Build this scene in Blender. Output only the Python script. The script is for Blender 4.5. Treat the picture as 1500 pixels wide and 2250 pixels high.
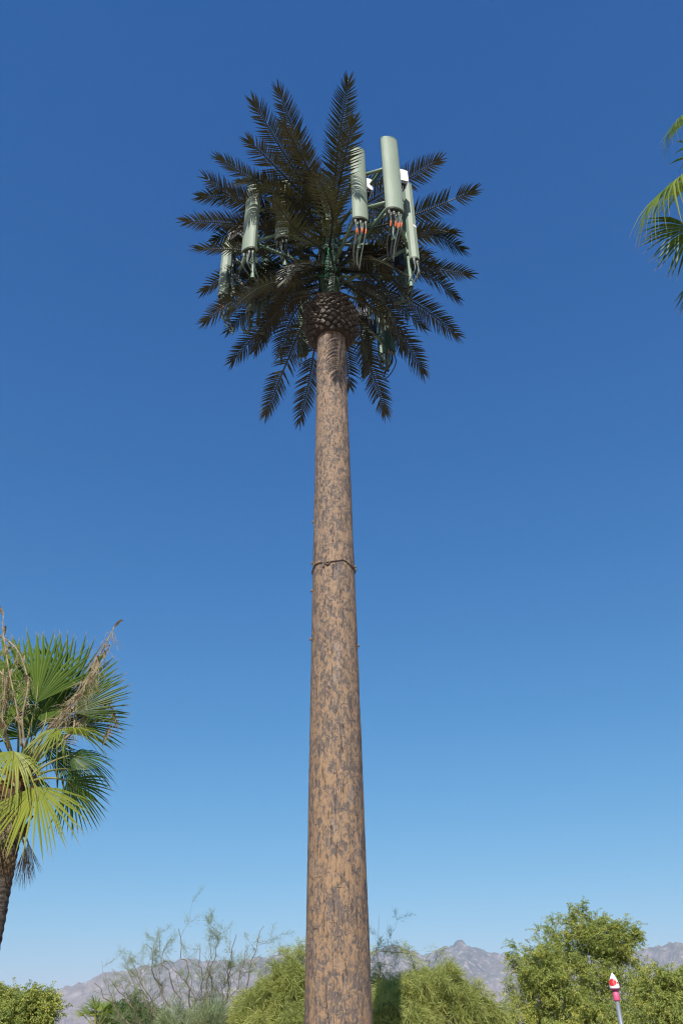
import bpy, math, random
import numpy as np
from mathutils import Vector, Matrix, noise as mnoise

# ------------------------------------------------------------------ camera, sky, sun, exposure
scene = bpy.context.scene
for o in list(bpy.data.objects):
    bpy.data.objects.remove(o)
R_ = math.radians
PITCH, ROLL, FPX = 34.4, -1.03, 1750.0          # degrees, degrees, focal length in photo pixels
EYE = Vector((0, 0, 1.6))
cam_d = bpy.data.cameras.new('camera'); cam = bpy.data.objects.new('camera', cam_d)
scene.collection.objects.link(cam); scene.camera = cam
cam_d.sensor_fit = 'VERTICAL'; cam_d.sensor_height = 36.0; cam_d.sensor_width = 24.0
cam_d.lens = 36.0 * FPX / 2250.0
cam_d.clip_start = 0.1; cam_d.clip_end = 90000
CR = Matrix.Rotation(R_(90 + PITCH), 3, 'X') @ Matrix.Rotation(R_(ROLL), 3, 'Z')
cam.matrix_world = Matrix.Translation(EYE) @ CR.to_4x4()

SUN_EL, SUN_AZ = 38.5, 5.8                      # behind the camera, a little to the left
sun_dir = Vector((-math.sin(R_(SUN_AZ)) * math.cos(R_(SUN_EL)), -math.cos(R_(SUN_AZ)) * math.cos(R_(SUN_EL)), math.sin(R_(SUN_EL))))
world = bpy.data.worlds.new('World'); scene.world = world; world.use_nodes = True
wn = world.node_tree.nodes; wl = world.node_tree.links
wn.clear()
w_out = wn.new('ShaderNodeOutputWorld'); w_bg = wn.new('ShaderNodeBackground'); w_sky = wn.new('ShaderNodeTexSky')
w_sky.sky_type = 'NISHITA'; w_sky.sun_disc = False
w_sky.sun_elevation = R_(SUN_EL); w_sky.sun_rotation = R_(180 + SUN_AZ)
w_sky.altitude = 750; w_sky.air_density = 1.0; w_sky.dust_density = 0.1; w_sky.ozone_density = 6.0
w_bg.inputs['Strength'].default_value = 0.10
w_sep = wn.new('ShaderNodeSeparateColor'); w_com = wn.new('ShaderNodeCombineColor')   # the camera's colour response to the sky, the same in all directions
wl.new(w_sky.outputs['Color'], w_sep.inputs[0])
for ch, g, k, top in (('Red', 1.92, 0.25, 8.5), ('Green', 1.03, 0.79, 9.5), ('Blue', 0.65, 1.59, 11.0)):
    w_p = wn.new('ShaderNodeMath'); w_p.operation = 'POWER'; w_p.inputs[1].default_value = g
    w_m = wn.new('ShaderNodeMath'); w_m.operation = 'MULTIPLY'; w_m.inputs[1].default_value = k
    w_c = wn.new('ShaderNodeMath'); w_c.operation = 'MINIMUM'; w_c.inputs[1].default_value = top
    wl.new(w_sep.outputs[ch], w_p.inputs[0]); wl.new(w_p.outputs[0], w_m.inputs[0]); wl.new(w_m.outputs[0], w_c.inputs[0]); wl.new(w_c.outputs[0], w_com.inputs[ch])
wl.new(w_com.outputs[0], w_bg.inputs['Color']); wl.new(w_bg.outputs[0], w_out.inputs['Surface'])
sun_l = bpy.data.lights.new('sun', 'SUN'); sun_l.energy = 5.0; sun_l.angle = R_(0.53); sun_l.color = (1.0, 0.955, 0.89)
sun = bpy.data.objects.new('sun', sun_l); scene.collection.objects.link(sun)
sun.rotation_euler = sun_dir.to_track_quat('Z', 'Y').to_euler(); sun.location = (-10, -40, 60)
vs = scene.view_settings
vs.view_transform = 'Standard'; vs.look = 'None'; vs.gamma = 1.0; vs.use_curve_mapping = False; vs.exposure = 0.5
scene.render.engine = 'CYCLES'
scene.cycles.use_denoising = True; scene.cycles.filter_width = 1.2; scene.cycles.max_bounces = 8; scene.cycles.transparent_max_bounces = 8

# ------------------------------------------------------------------ helpers
rng = np.random.default_rng(7); random.seed(7)
COL = scene.collection
def ray(px, py):
    d = CR @ Vector(((px - 750) / FPX, (1125 - py) / FPX, -1.0))
    return d.normalized()
def at(px, py, Y):                                # the point of the world at forward distance Y seen at that photo pixel
    d = ray(px, py); return EYE + d * (Y / d.y)

class MB:
    def __init__(s): s.v = []; s.f = []; s.m = []; s.a = []
    def add(s, vs_, fs, mi=0, av=0.0):
        o = len(s.v); s.v += [tuple(p) for p in vs_]; s.f += [tuple(i + o for i in f) for f in fs]; s.m += [mi] * len(fs)
        s.a += list(av) if hasattr(av, '__len__') else [av] * len(vs_)
        return s
    def box(s, c, sx, sy, sz, M=None, mi=0):
        c = Vector(c); P = [Vector((x * sx / 2, y * sy / 2, z * sz / 2)) for x in (-1, 1) for y in (-1, 1) for z in (-1, 1)]
        if M is not None: P = [M @ p for p in P]
        return s.add([c + p for p in P], [(0,1,3,2),(4,6,7,5),(0,4,5,1),(2,3,7,6),(0,2,6,4),(1,5,7,3)], mi)
    def tube(s, pts, rad, n=8, cap=True, mi=0, av=0.0):
        pts = [Vector(p) for p in pts]; k = len(pts)
        rs = list(rad) if hasattr(rad, '__len__') else [rad] * k
        t0 = (pts[1] - pts[0]).normalized()
        u = t0.orthogonal().normalized(); V = []
        for i in range(k):
            t = (pts[min(i + 1, k - 1)] - pts[max(i - 1, 0)])
            t = t.normalized() if t.length > 1e-9 else t0
            u = (u - t * u.dot(t)); u = u.normalized() if u.length > 1e-6 else t.orthogonal().normalized()
            w = t.cross(u)
            for j in range(n):
                a = 2 * math.pi * j / n
                V.append(pts[i] + (u * math.cos(a) + w * math.sin(a)) * rs[i])
        F = [(i*n+j, i*n+(j+1)%n, (i+1)*n+(j+1)%n, (i+1)*n+j) for i in range(k-1) for j in range(n)]
        if cap: F += [tuple(range(n))[::-1], tuple(range((k-1)*n, k*n))]
        return s.add(V, F, mi, av)
    def lathe(s, c, prof, n=32, mi=0):            # prof: list of (radius, z)
        c = Vector(c); V = []
        for r, z in prof:
            for j in range(n):
                a = 2 * math.pi * j / n; V.append(c + Vector((r * math.cos(a), r * math.sin(a), z)))
        k = len(prof)
        F = [(i*n+j, i*n+(j+1)%n, (i+1)*n+(j+1)%n, (i+1)*n+j) for i in range(k-1) for j in range(n)]
        F += [tuple(range(n))[::-1], tuple(range((k-1)*n, k*n))]
        return s.add(V, F, mi)
    def build(s, name, mat, parent=None, smooth=False, attr=None):
        me = bpy.data.meshes.new(name)
        off = parent_loc(parent)
        me.from_pydata([(x - off.x, y - off.y, z - off.z) for x, y, z in s.v], [], s.f)
        for m in (mat if isinstance(mat, (list, tuple)) else [mat]): me.materials.append(m)
        if any(s.m): me.polygons.foreach_set('material_index', s.m)
        if smooth: me.polygons.foreach_set('use_smooth', [True] * len(me.polygons))
        if attr:
            at_ = me.attributes.new(attr, 'FLOAT', 'POINT'); at_.data.foreach_set('value', s.a)
        me.update()
        return link(name, me, parent)
def parent_loc(p):
    v = Vector((0, 0, 0))
    while p is not None: v += p.location; p = p.parent
    return v
def link(name, data, parent=None, loc=None):
    o = bpy.data.objects.new(name, data); COL.objects.link(o); o.parent = parent
    if loc is not None: o.location = Vector(loc) - parent_loc(parent)
    return o
def thing(name, label, cat, loc, group=None):
    o = link(name, None, None, loc); o.empty_display_size = 0.3
    o['label'] = label; o['category'] = cat
    if group: o['group'] = group
    return o
def soup(name, quads, mat, parent=None, tint=None, kind=None):     # (N,4,3) array of quads in one mesh
    N = len(quads); off = np.array(parent_loc(parent))
    me = bpy.data.meshes.new(name)
    me.vertices.add(N * 4); me.vertices.foreach_set('co', (quads - off).astype(np.float32).ravel())
    me.loops.add(N * 4); me.loops.foreach_set('vertex_index', np.arange(N * 4, dtype=np.int32))
    me.polygons.add(N); me.polygons.foreach_set('loop_start', np.arange(0, N * 4, 4, dtype=np.int32))
    try: me.polygons.foreach_set('loop_total', np.full(N, 4, dtype=np.int32))
    except Exception: pass
    me.materials.append(mat)
    if tint is not None:
        a = me.attributes.new('tint', 'FLOAT', 'FACE'); a.data.foreach_set('value', tint.astype(np.float32))
    me.update(calc_edges=True); me.validate()
    o = link(name, me, parent)
    if kind: o['kind'] = kind
    return o
def catmull(P, n):
    P = [Vector(p) for p in P]; P = [P[0] * 2 - P[1]] + P + [P[-1] * 2 - P[-2]]
    out = []; k = len(P) - 3
    for i in range(n + 1):
        t = i / n * k; j = min(int(t), k - 1); u = t - j
        a, b, c, d = P[j:j+4]
        out.append(0.5 * ((2*b) + (c - a)*u + (2*a - 5*b + 4*c - d)*u*u + (3*b - a - 3*c + d)*u**3))
    L = [0]
    for i in range(n): L.append(L[-1] + (out[i+1] - out[i]).length)   # even out the spacing
    res = []; j = 0
    for i in range(n + 1):
        s = L[-1] * i / n
        while j < n - 1 and L[j+1] < s: j += 1
        w = (s - L[j]) / max(1e-9, L[j+1] - L[j]); res.append(out[j].lerp(out[j+1], min(1, w)))
    return res

# ------------------------------------------------------------------ materials
def mat(name, color, rough=0.6, metallic=0.0, spec=0.5):
    m = bpy.data.materials.new(name); m.use_nodes = True
    b = m.node_tree.nodes['Principled BSDF']
    b.inputs['Base Color'].default_value = (*color, 1); b.inputs['Roughness'].default_value = rough
    b.inputs['Metallic'].default_value = metallic; b.inputs['Specular IOR Level'].default_value = spec
    return m
class NT:
    def __init__(s, m): s.t = m.node_tree; s.b = s.t.nodes['Principled BSDF']; s.out = s.t.nodes['Material Output']
    def n(s, typ, **kw):
        x = s.t.nodes.new(typ)
        for k, v in kw.items(): setattr(x, k, v)
        return x
    def l(s, a, b): s.t.links.new(a, b)
    def coord(s, scale=(1,1,1), out='Object'):
        c = s.n('ShaderNodeTexCoord'); mp = s.n('ShaderNodeMapping'); mp.inputs['Scale'].default_value = scale
        s.l(c.outputs[out], mp.inputs['Vector']); return mp.outputs[0]
    def noise(s, vec, scale, detail=4, rough=0.55, dist=0.0):
        x = s.n('ShaderNodeTexNoise'); x.inputs['Scale'].default_value = scale; x.inputs['Detail'].default_value = detail
        x.inputs['Roughness'].default_value = rough; x.inputs['Distortion'].default_value = dist
        s.l(vec, x.inputs['Vector']); return x.outputs['Fac']
    def ramp(s, fac, stops, interp='LINEAR'):
        x = s.n('ShaderNodeValToRGB'); x.color_ramp.interpolation = interp
        e = x.color_ramp.elements
        while len(e) < len(stops): e.new(0.5)
        for i, (p, c) in enumerate(stops):
            e[i].position = p; e[i].color = (*c, 1) if len(c) == 3 else c
        s.l(fac, x.inputs['Fac']); return x.outputs['Color']
    def mix(s, fac, a, b, blend='MIX'):
        x = s.n('ShaderNodeMix', data_type='RGBA', blend_type=blend)
        for sock, v in ((x.inputs['Factor'], fac), (x.inputs['A'], a), (x.inputs['B'], b)):
            pass
        def put(sock, v):
            if hasattr(v, 'is_linked') or isinstance(v, bpy.types.NodeSocket): s.l(v, sock)
            elif isinstance(v, (int, float)): sock.default_value = v
            else: sock.default_value = (*v, 1)
        put(x.inputs[0], fac); put(x.inputs[6], a); put(x.inputs[7], b)
        return x.outputs[2]
    def math(s, op, a, b=0.0, clamp=False):
        x = s.n('ShaderNodeMath', operation=op, use_clamp=clamp)
        for i, v in enumerate((a, b)):
            if isinstance(v, (int, float)): x.inputs[i].default_value = v
            else: s.l(v, x.inputs[i])
        return x.outputs[0]
    def bump(s, h, strength=0.5, dist=0.02):
        x = s.n('ShaderNodeBump'); x.inputs['Strength'].default_value = strength; x.inputs['Distance'].default_value = dist
        s.l(h, x.inputs['Height']); s.l(x.outputs[0], s.b.inputs['Normal']); return x
    def attr(s, name):
        x = s.n('ShaderNodeAttribute', attribute_name=name); return x.outputs['Fac']
    def color(s, c): s.l(c, s.b.inputs['Base Color'])
    def translucent(s, color, fac):               # light that comes through thin leaves
        tr = s.n('ShaderNodeBsdfTranslucent'); mx = s.n('ShaderNodeMixShader'); mx.inputs[0].default_value = fac
        if isinstance(color, tuple): tr.inputs['Color'].default_value = (*color, 1)
        else: s.l(color, tr.inputs['Color'])
        s.l(s.b.outputs[0], mx.inputs[1]); s.l(tr.outputs[0], mx.inputs[2]); s.l(mx.outputs[0], s.out.inputs['Surface'])

def m_trunk():
    m = mat('moulded_bark', (.3,.2,.1), 0.75, spec=0.25); t = NT(m)
    v = t.coord((1, 1, 0.62)); vf = t.coord((1, 1, 0.10)); vm = t.coord((1, 1, 0.8)); vh = t.coord((.5, .5, 3.2))
    patch = t.noise(v, 14.0, 8, 0.72, 1.1); big = t.noise(vm, 1.6, 3, 0.5); mid = t.noise(v, 6.5, 4, 0.6, 0.5)
    grain = t.noise(vf, 46, 4, 0.65); fine = t.noise(vm, 60, 3, 0.6)
    s = t.math('ADD', t.math('MULTIPLY', patch, 1.0), t.math('MULTIPLY', t.math('SUBTRACT', grain, 0.5), 0.24))
    s = t.math('ADD', s, t.math('MULTIPLY', t.math('SUBTRACT', big, 0.5), 0.14))
    s = t.math('ADD', s, t.math('MULTIPLY', t.math('SUBTRACT', mid, 0.5), 0.34))
    k = t.ramp(s, [(0.45, (0,0,0)), (0.525, (.8,.8,.8)), (0.585, (1,1,1))])
    g = t.n('ShaderNodeNewGeometry'); sp = t.n('ShaderNodeSeparateXYZ'); t.l(g.outputs['Position'], sp.inputs[0])
    age = t.n('ShaderNodeMapRange'); age.inputs[1].default_value = 4; age.inputs[2].default_value = 14; age.inputs[4].default_value = .42
    t.l(sp.outputs['Z'], age.inputs[0])                      # the paint is more weathered towards the top
    tan = t.mix(t.noise(v, 30, 5, .65), (0.195, 0.122, 0.071), (0.36, 0.235, 0.138))
    tan = t.mix(age.outputs[0], tan, (0.27, 0.205, 0.160))
    dark = t.mix(t.noise(v, 22, 4), (0.060, 0.047, 0.041), (0.155, 0.125, 0.110))
    c = t.mix(k, dark, tan)
    dash = t.ramp(t.noise(vh, 9, 6, .7, .6), [(0.315, (1,1,1)), (0.355, (0,0,0))])
    c = t.mix(t.math('MULTIPLY', dash, 0.75), c, (0.055, 0.040, 0.032))
    pit = t.ramp(t.noise(vm, 75, 2, .5), [(0.28, (1,1,1)), (0.34, (0,0,0))])
    c = t.mix(t.math('MULTIPLY', pit, 0.7), c, (0.045, 0.032, 0.026))
    crack = t.ramp(t.noise(vf, 34, 6, 0.72, 0.3), [(0.35, (1,1,1)), (0.42, (0,0,0))])
    c = t.mix(t.math('MULTIPLY', crack, 0.7), c, (0.055, 0.038, 0.030))
    chalk = t.ramp(t.noise(t.coord((1,1,.22)), 9, 5, .6), [(0.60, (0,0,0)), (0.72, (1,1,1))])
    c = t.mix(t.math('MULTIPLY', chalk, 0.5), c, (0.30, 0.26, 0.235))
    t.color(c)
    h = t.math('ADD', t.math('MULTIPLY', s, 0.9), t.math('MULTIPLY', crack, -0.5))
    h = t.math('ADD', h, t.math('MULTIPLY', fine, 0.25)); h = t.math('ADD', h, t.math('MULTIPLY', dash, -.4))
    t.bump(h, 0.9, 0.02)
    return m
def m_simple(name, c1, c2, scale=8, rough=0.6, bump=0.0, stretch=(1,1,1), spec=0.4, detail=4, lo=.3, hi=.7, bd=.02):
    m = mat(name, c1, rough, spec=spec); t = NT(m); v = t.coord(stretch)
    f = t.noise(v, scale, detail, 0.6)
    t.color(t.ramp(f, [(lo, c1), (hi, c2)]))
    if bump: t.bump(f, bump, bd)
    return m
def m_leaf(name, stops, trans, tf=0.3, rough=0.5, spec=0.4, tip=None):
    m = mat(name, (0,0,0), rough, spec=spec); t = NT(m)
    c = t.ramp(t.attr('tint'), stops)
    if tip: c = t.mix(t.ramp(t.attr('tip'), tip[0]), c, tip[1])
    t.color(c)
    tc = t.mix(1.0, c, trans, 'MULTIPLY'); t.translucent(tc, tf)
    return m
M = {}
M['trunk'] = m_trunk()
M['frond'] = m_simple('dark_plastic_leaflet', (0.015, 0.018, 0.010), (0.050, 0.049, 0.028), 1.3, 0.42, spec=0.5)
def m_frond_vary():
    t = NT(M['frond']); src = t.b.inputs['Base Color'].links[0].from_socket
    oi = t.n('ShaderNodeObjectInfo'); r = t.ramp(oi.outputs['Random'], [(0, (.55, .95, .55)), (.5, (1, 1, .9)), (1, (1.5, 1.35, 1.2))])
    t.color(t.mix(1.0, src, r, 'MULTIPLY'))
m_frond_vary()
NT(M['frond']).translucent((0.080, 0.070, 0.018), 0.16)
M['midrib'] = m_simple('dark_plastic_midrib', (0.028, 0.030, 0.018), (0.05, 0.05, 0.032), 5, 0.4)
M['scale'] = m_simple('boot_scale', (0.026, 0.019, 0.015), (0.095, 0.077, 0.060), 9, 0.6, 0.5, detail=5)
M['bulb'] = mat('bulb_core', (0.03, 0.021, 0.015), 0.8)
def m_ant():
    m = mat('pale_green_radome', (.3,.38,.28), 0.55, spec=0.35); t = NT(m)
    f = t.noise(t.coord((1,1,.5)), 3.0, 4); s = t.noise(t.coord((1,1,.12)), 16, 4, .6)
    c = t.mix(f, (0.180, 0.225, 0.165), (0.245, 0.288, 0.222))
    c = t.mix(t.ramp(s, [(.60, (0,0,0)), (.78, (.55,.55,.55))]), c, (0.34, 0.37, 0.31))
    t.color(c); return m
M['antenna'] = m_ant()
M['green'] = m_simple('green_painted_steel', (0.035, 0.085, 0.055), (0.075, 0.13, 0.085), 5, 0.45)  # steel paint; on the rear antennas its darkness stands in for frond shade
M['pipe'] = m_simple('pale_green_pipe', (0.13, 0.20, 0.14), (0.20, 0.27, 0.19), 6, 0.45)
M['cap'] = mat('dark_cap', (0.035, 0.045, 0.038), 0.5)
M['cable'] = m_simple('painted_cable', (0.07, 0.10, 0.075), (0.16, 0.19, 0.15), 20, 0.5)
M['dcable'] = mat('dark_cable', (0.02, 0.024, 0.022), 0.45)
M['steelgrey'] = m_simple('connector_metal', (0.13, 0.16, 0.13), (0.30, 0.32, 0.29), 40, 0.4)
M['orange'] = mat('orange_tape', (0.62, 0.13, 0.03), 0.5)
M['white'] = m_simple('white_radio_casing', (0.70, 0.70, 0.69), (0.80, 0.80, 0.79), 6, 0.4)
M['sticker'] = mat('white_sticker', (0.75, 0.75, 0.72), 0.5)
M['black'] = mat('black_plastic', (0.012, 0.012, 0.013), 0.5)
M['gcable'] = mat('green_ground_wire', (0.01, 0.30, 0.12), 0.45)
M['strap'] = m_simple('bark_strap', (0.05, 0.035, 0.025), (0.14, 0.10, 0.07), 30, 0.7)
M['bolt'] = m_simple('bolt_brown', (0.09, 0.06, 0.045), (0.22, 0.17, 0.13), 50, 0.5)
M['soil'] = m_simple('desert_gravel', (0.28, 0.20, 0.14), (0.42, 0.33, 0.25), 0.6, 0.95, 0.3, detail=9, spec=0.1)

# ------------------------------------------------------------------ ground and mountains
def build_ground():
    mb = MB(); n = 96; rings = [0, 8, 20, 45, 90, 200, 600, 2000, 7000, 20000, 40000]
    V = [(0, 0, 0)]; F = []
    for i, r in enumerate(rings[1:]):
        for j in range(n):
            a = 2 * math.pi * j / n
            V.append((r * math.cos(a), r * math.sin(a), 0))
    for j in range(n): F.append((0, 1 + j, 1 + (j + 1) % n))
    for i in range(len(rings) - 2):
        b = 1 + i * n
        for j in range(n): F.append((b + j, b + n + j, b + n + (j + 1) % n, b + (j + 1) % n))
    mb.add(V, F); o = mb.build('ground', M['soil']); o['kind'] = 'structure'
build_ground()

def m_rock():
    m = mat('mountain_rock', (.25,.22,.2), 0.95, spec=0.1); t = NT(m)
    v = t.coord((1, 1, 1)); a = t.noise(v, 0.0075, 8, 0.70, 0.4); b = t.noise(v, 0.0009, 5, 0.6)
    g = t.n('ShaderNodeNewGeometry'); sp = t.n('ShaderNodeSeparateXYZ'); t.l(g.outputs['Position'], sp.inputs[0])
    hz = t.n('ShaderNodeMapRange'); hz.inputs[1].default_value = 500; hz.inputs[2].default_value = 1500
    t.l(sp.outputs['Z'], hz.inputs[0])
    low = t.ramp(a, [(.36, (0.20, 0.155, 0.135)), (.64, (0.31, 0.25, 0.225))])
    high = t.ramp(a, [(.44, (0.055, 0.065, 0.050)), (.54, (0.13, 0.115, 0.10)), (.64, (0.43, 0.365, 0.33))])
    hm = t.math('ADD', hz.outputs[0], t.math('MULTIPLY', t.math('SUBTRACT', b, 0.5), 1.1), True)
    t.color(t.mix(hm, low, high)); return m
M['rock'] = m_rock()
PROF = [(-420, 2260), (-150, 2225), (40, 2196), (130, 2172), (160, 2160), (195, 2152), (213, 2140), (240, 2137), (300, 2126), (360, 2112),
        (420, 2104), (470, 2110), (520, 2112), (545, 2106), (570, 2098), (583, 2101), (620, 2092), (665, 2087), (720, 2092), (780, 2094), (830, 2086), (862, 2076), (880, 2079),
        (895, 2082), (935, 2098), (950, 2092), (975, 2079), (1000, 2070), (1014, 2065), (1026, 2071), (1040, 2078), (1060, 2087), (1100, 2098), (1118, 2096),
        (1150, 2104), (1200, 2110), (1300, 2100), (1400, 2084), (1432, 2077), (1470, 2069), (1500, 2073), (1600, 2086), (1800, 2120), (2100, 2150)]
def build_mountains():
    az, el = [], []
    for px, py in PROF:
        d = ray(px, py); az.append(math.atan2(d.x, d.y)); el.append(math.asin(d.z))
    az = np.array(az); el = np.array(el)
    NA, NR = 620, 150
    A = np.linspace(az[0] - 0.12, az[-1] + 0.12, NA); Rr = np.linspace(7600, 15800, NR)
    E = np.interp(A, az, el); E *= np.clip((A - A[0]) / 0.1, 0.2, 1)
    V = np.zeros((NA, NR, 3))
    for i in range(NA):
        ca, sa = math.cos(A[i]), math.sin(A[i])
        RC = 12600 + 700 * math.sin(A[i] * 9.0)
        Hc = math.tan(E[i]) * RC
        for j in range(NR):
            r = Rr[j]; x, y = r * sa, r * ca
            if r < RC:
                u = max(0.0, (r - 7600) / (RC - 7600)); s = u ** 1.55
            else:
                u = 1 - (r - RC) / (15800 - RC); s = max(0.0, u) ** 1.3
            q = Vector((x / 1500, y / 2600, 0.3))
            rd = mnoise.ridged_multi_fractal(q, 1.0, 2.1, 6, 1.0, 2.0) / 2.6
            fb = mnoise.fractal(Vector((x / 420, y / 420, 4.0)), 1.0, 2.0, 5)
            k = min(1.0, 3.2 * (1 - abs(1 - 2 * s) if s < 1 else 0) + 0.0)
            mid = s * (1 - s) * 4
            h = Hc * (s + (rd - 0.62) * 0.52 * mid + fb * 0.05 * mid)
            h += Hc * 0.036 * mnoise.fractal(Vector((x / 150, y / 240, 9.0)), 0.75, 2.1, 5) * min(1, s * 2)
            lim = math.tan(E[i]) * r * (0.985 if r < RC - 250 else 1.01)
            V[i, j] = (x, y, min(h, lim) + (-8 if j in (0, NR - 1) else 0))
    V = V.reshape(-1, 3)
    F = [(i*NR + j, (i+1)*NR + j, (i+1)*NR + j + 1, i*NR + j + 1) for i in range(NA-1) for j in range(NR-1)]
    mb = MB(); mb.add(V.tolist(), F)
    o = mb.build('mountains', M['rock']); o['kind'] = 'structure'
    o['label'] = 'hazy rocky mountain range along the horizon'
build_mountains()

# ------------------------------------------------------------------ the disguised antenna tower
TY = 12.5
tb = at(743.5, 2250, TY); TX = tb.x
tower = thing('palm_antenna_tower', 'very tall antenna mast disguised as a date palm with brown bark trunk', 'antenna tower', (TX, TY, 0))
def mast_z(py):                                   # height on the mast axis seen at that photo row
    best = at(730, py, TY); return best.z
def ax(z): return Vector((TX, TY, z))
ZTOP = mast_z(722)
def trunk_r(z):
    zs = [0, 2, 5.2, 9, 12.2, ZTOP + 3]; rs = [0.475, 0.450, 0.417, 0.376, 0.337, 0.285]
    return float(np.interp(z, zs, rs))
def build_trunk():
    n, k = 110, 560; V = []; zt = ZTOP + 0.35
    for i in range(k):
        z = zt * i / (k - 1)
        for j in range(n):
            a = 2 * math.pi * j / n; r = trunk_r(z); ca, sa = math.cos(a), math.sin(a)
            q = Vector((ca * 3.1, sa * 3.1, z * 1.5))
            d = mnoise.fractal(q, 0.9, 2.1, 4) * 0.007 + mnoise.fractal(Vector((ca * 9, sa * 9, z * 1.1)), 1.0, 2.0, 3) * 0.004
            r += d
            V.append((TX + r * ca, TY + r * sa, z))
    F = [(i*n+j, i*n+(j+1)%n, (i+1)*n+(j+1)%n, (i+1)*n+j) for i in range(k-1) for j in range(n)]
    F.append(tuple(range((k-1)*n, k*n)))
    mb = MB(); mb.add(V, F); mb.build('trunk', M['trunk'], tower, smooth=True)
build_trunk()
def seam():
    z0 = mast_z(1254) - 0.02; mb = MB(); pts = []
    for i in range(81):
        a = 2 * math.pi * i / 80; r = trunk_r(z0) + 0.012 + 0.006 * math.sin(a * 7)
        pts.append(ax(z0 + 0.018 * math.sin(a * 5 + 1) + 0.02 * (abs(math.sin(a * 1.5)) > 0.97)) + Vector((r * math.cos(a), r * math.sin(a), 0)))
    mb.tube(pts, 0.011, 6, False); mb.build('strap', M['strap'], tower, smooth=True)
    r = trunk_r(z0)
    for a0, a1, dz in ((-112, -97, -0.07), (-118, -113, -0.10)):   # loose flaps of cladding below the strap
        mb = MB(); P = [ax(z0 + dz * math.sin(math.pi * s / 8) - 0.005) + Vector((math.cos(R_(a0 + (a1 - a0) * s / 8)), math.sin(R_(a0 + (a1 - a0) * s / 8)), 0)) * (r + 0.012 + .012 * math.sin(math.pi * s / 8)) for s in range(9)]
        mb.tube(P, 0.012, 6); mb.build('cladding_flap', M['strap'], tower)
    for px, py, sd in ((689, 1150, -1), (688, 1240, -1), (686, 1301, -1), (684.5, 1407, -1), (777, 1250, 1), (786, 1416, 1), (779, 1243, 1)):
        z = mast_z(py + (6 if sd > 0 else 0)); r = trunk_r(z); mb = MB()
        a = R_(188 if sd < 0 else -6)
        d = Vector((math.cos(a), math.sin(a), 0)); p = ax(z) + d * (r - 0.02)
        mb.tube([p, p + d * 0.03, p + d * 0.031, p + d * 0.055], [0.016, 0.016, 0.03, 0.027], 8); mb.build('bolt', M['bolt'], tower)
seam()
# --- bulb of cut leaf bases
BZ0, BZ1 = mast_z(746) - 0.05, mast_z(668); BR = 0.60
BC = (BZ0 + BZ1) / 2; BH = (BZ1 - BZ0) / 2
def bulb_r(z):
    u = (z - BC) / BH
    return 0.30 + (BR - 0.30) * max(0.0, 1 - abs(u + 0.05) ** 2.4) ** 0.62
bulb = None
def build_bulb():
    global bulb
    mb = MB(); prof = [(bulb_r(BC + BH * u) - 0.035, BC + BH * u) for u in np.linspace(-1, 1, 25)]
    mb.lathe((TX, TY, 0), prof, 36); bulb = mb.build('bulb', M['bulb'], tower, smooth=True)
    W, Hh = 0.088, 0.060
    out = [(-W, 0, -.01), (-W*.55, Hh*.75, 0.0), (0, Hh*1.15, .0), (W*.55, Hh*.75, 0), (W, 0, -.01), (W*.5, -Hh*.8, -.012), (0, -Hh*1.1, -.012), (-W*.5, -Hh*.8, -.012)]
    inn = [(-W*.62, -.012, .042), (-W*.36, Hh*.42, .046), (0, Hh*.72, .048), (W*.36, Hh*.42, .046), (W*.62, -.012, .042), (W*.3, -Hh*.62, .060), (0, -Hh*.86, .066), (-W*.3, -Hh*.62, .060)]
    mbs = []
    for v in range(4):
        r2 = random.Random(v); m2 = MB(); J = lambda p, s: tuple(c + r2.uniform(-s, s) for c in p)
        m2.add([J(p, .005) for p in out] + [J(p, .008) for p in inn] + [(0, -.02, .062)],
               [(i, (i+1)%8, 8+(i+1)%8, 8+i) for i in range(8)] + [(8+i, 8+(i+1)%8, 16) for i in range(8)])
        me = bpy.data.meshes.new('leaf_scale'); me.from_pydata(m2.v, [], m2.f); me.materials.append(M['scale']); mbs.append(me)
    NS = 300; ga = math.pi * (3 - math.sqrt(5))
    us = np.linspace(-0.97, 0.985, 400); wts = np.array([bulb_r(BC + BH * u) for u in us]); cum = np.cumsum(wts); cum /= cum[-1]
    for i in range(NS):
        u = float(np.interp((i + .5) / NS, cum, us)); z = BC + BH * u; a = i * ga
        r = bulb_r(z); dr = (bulb_r(z + .02) - bulb_r(z - .02)) / .04
        er = Vector((math.cos(a), math.sin(a), 0)); et = Vector((-math.sin(a), math.cos(a), 0))
        up = (er * dr + Vector((0, 0, 1))).normalized(); nn = et.cross(up).normalized()
        if nn.dot(er) < 0: nn = -nn
        tilt = random.uniform(-.22, .22); nn = (nn + et * random.gauss(0, .10) + up * random.gauss(.05, .12)).normalized()
        X = (et + up * tilt).normalized(); Yv = nn.cross(X).normalized()
        sc = (0.80 + 0.28 * (r / BR)) * random.uniform(.78, 1.12)
        Mx = Matrix((X, Yv, nn)).transposed().to_4x4() @ Matrix.Scale(sc, 4)
        o = link('leaf_scale', mbs[i % 4], bulb)
        o.matrix_local = Matrix.Translation(Vector((TX, TY, z)) + er * (r - 0.035 + random.gauss(0, .008)) - parent_loc(bulb)) @ Mx
build_bulb()
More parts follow.
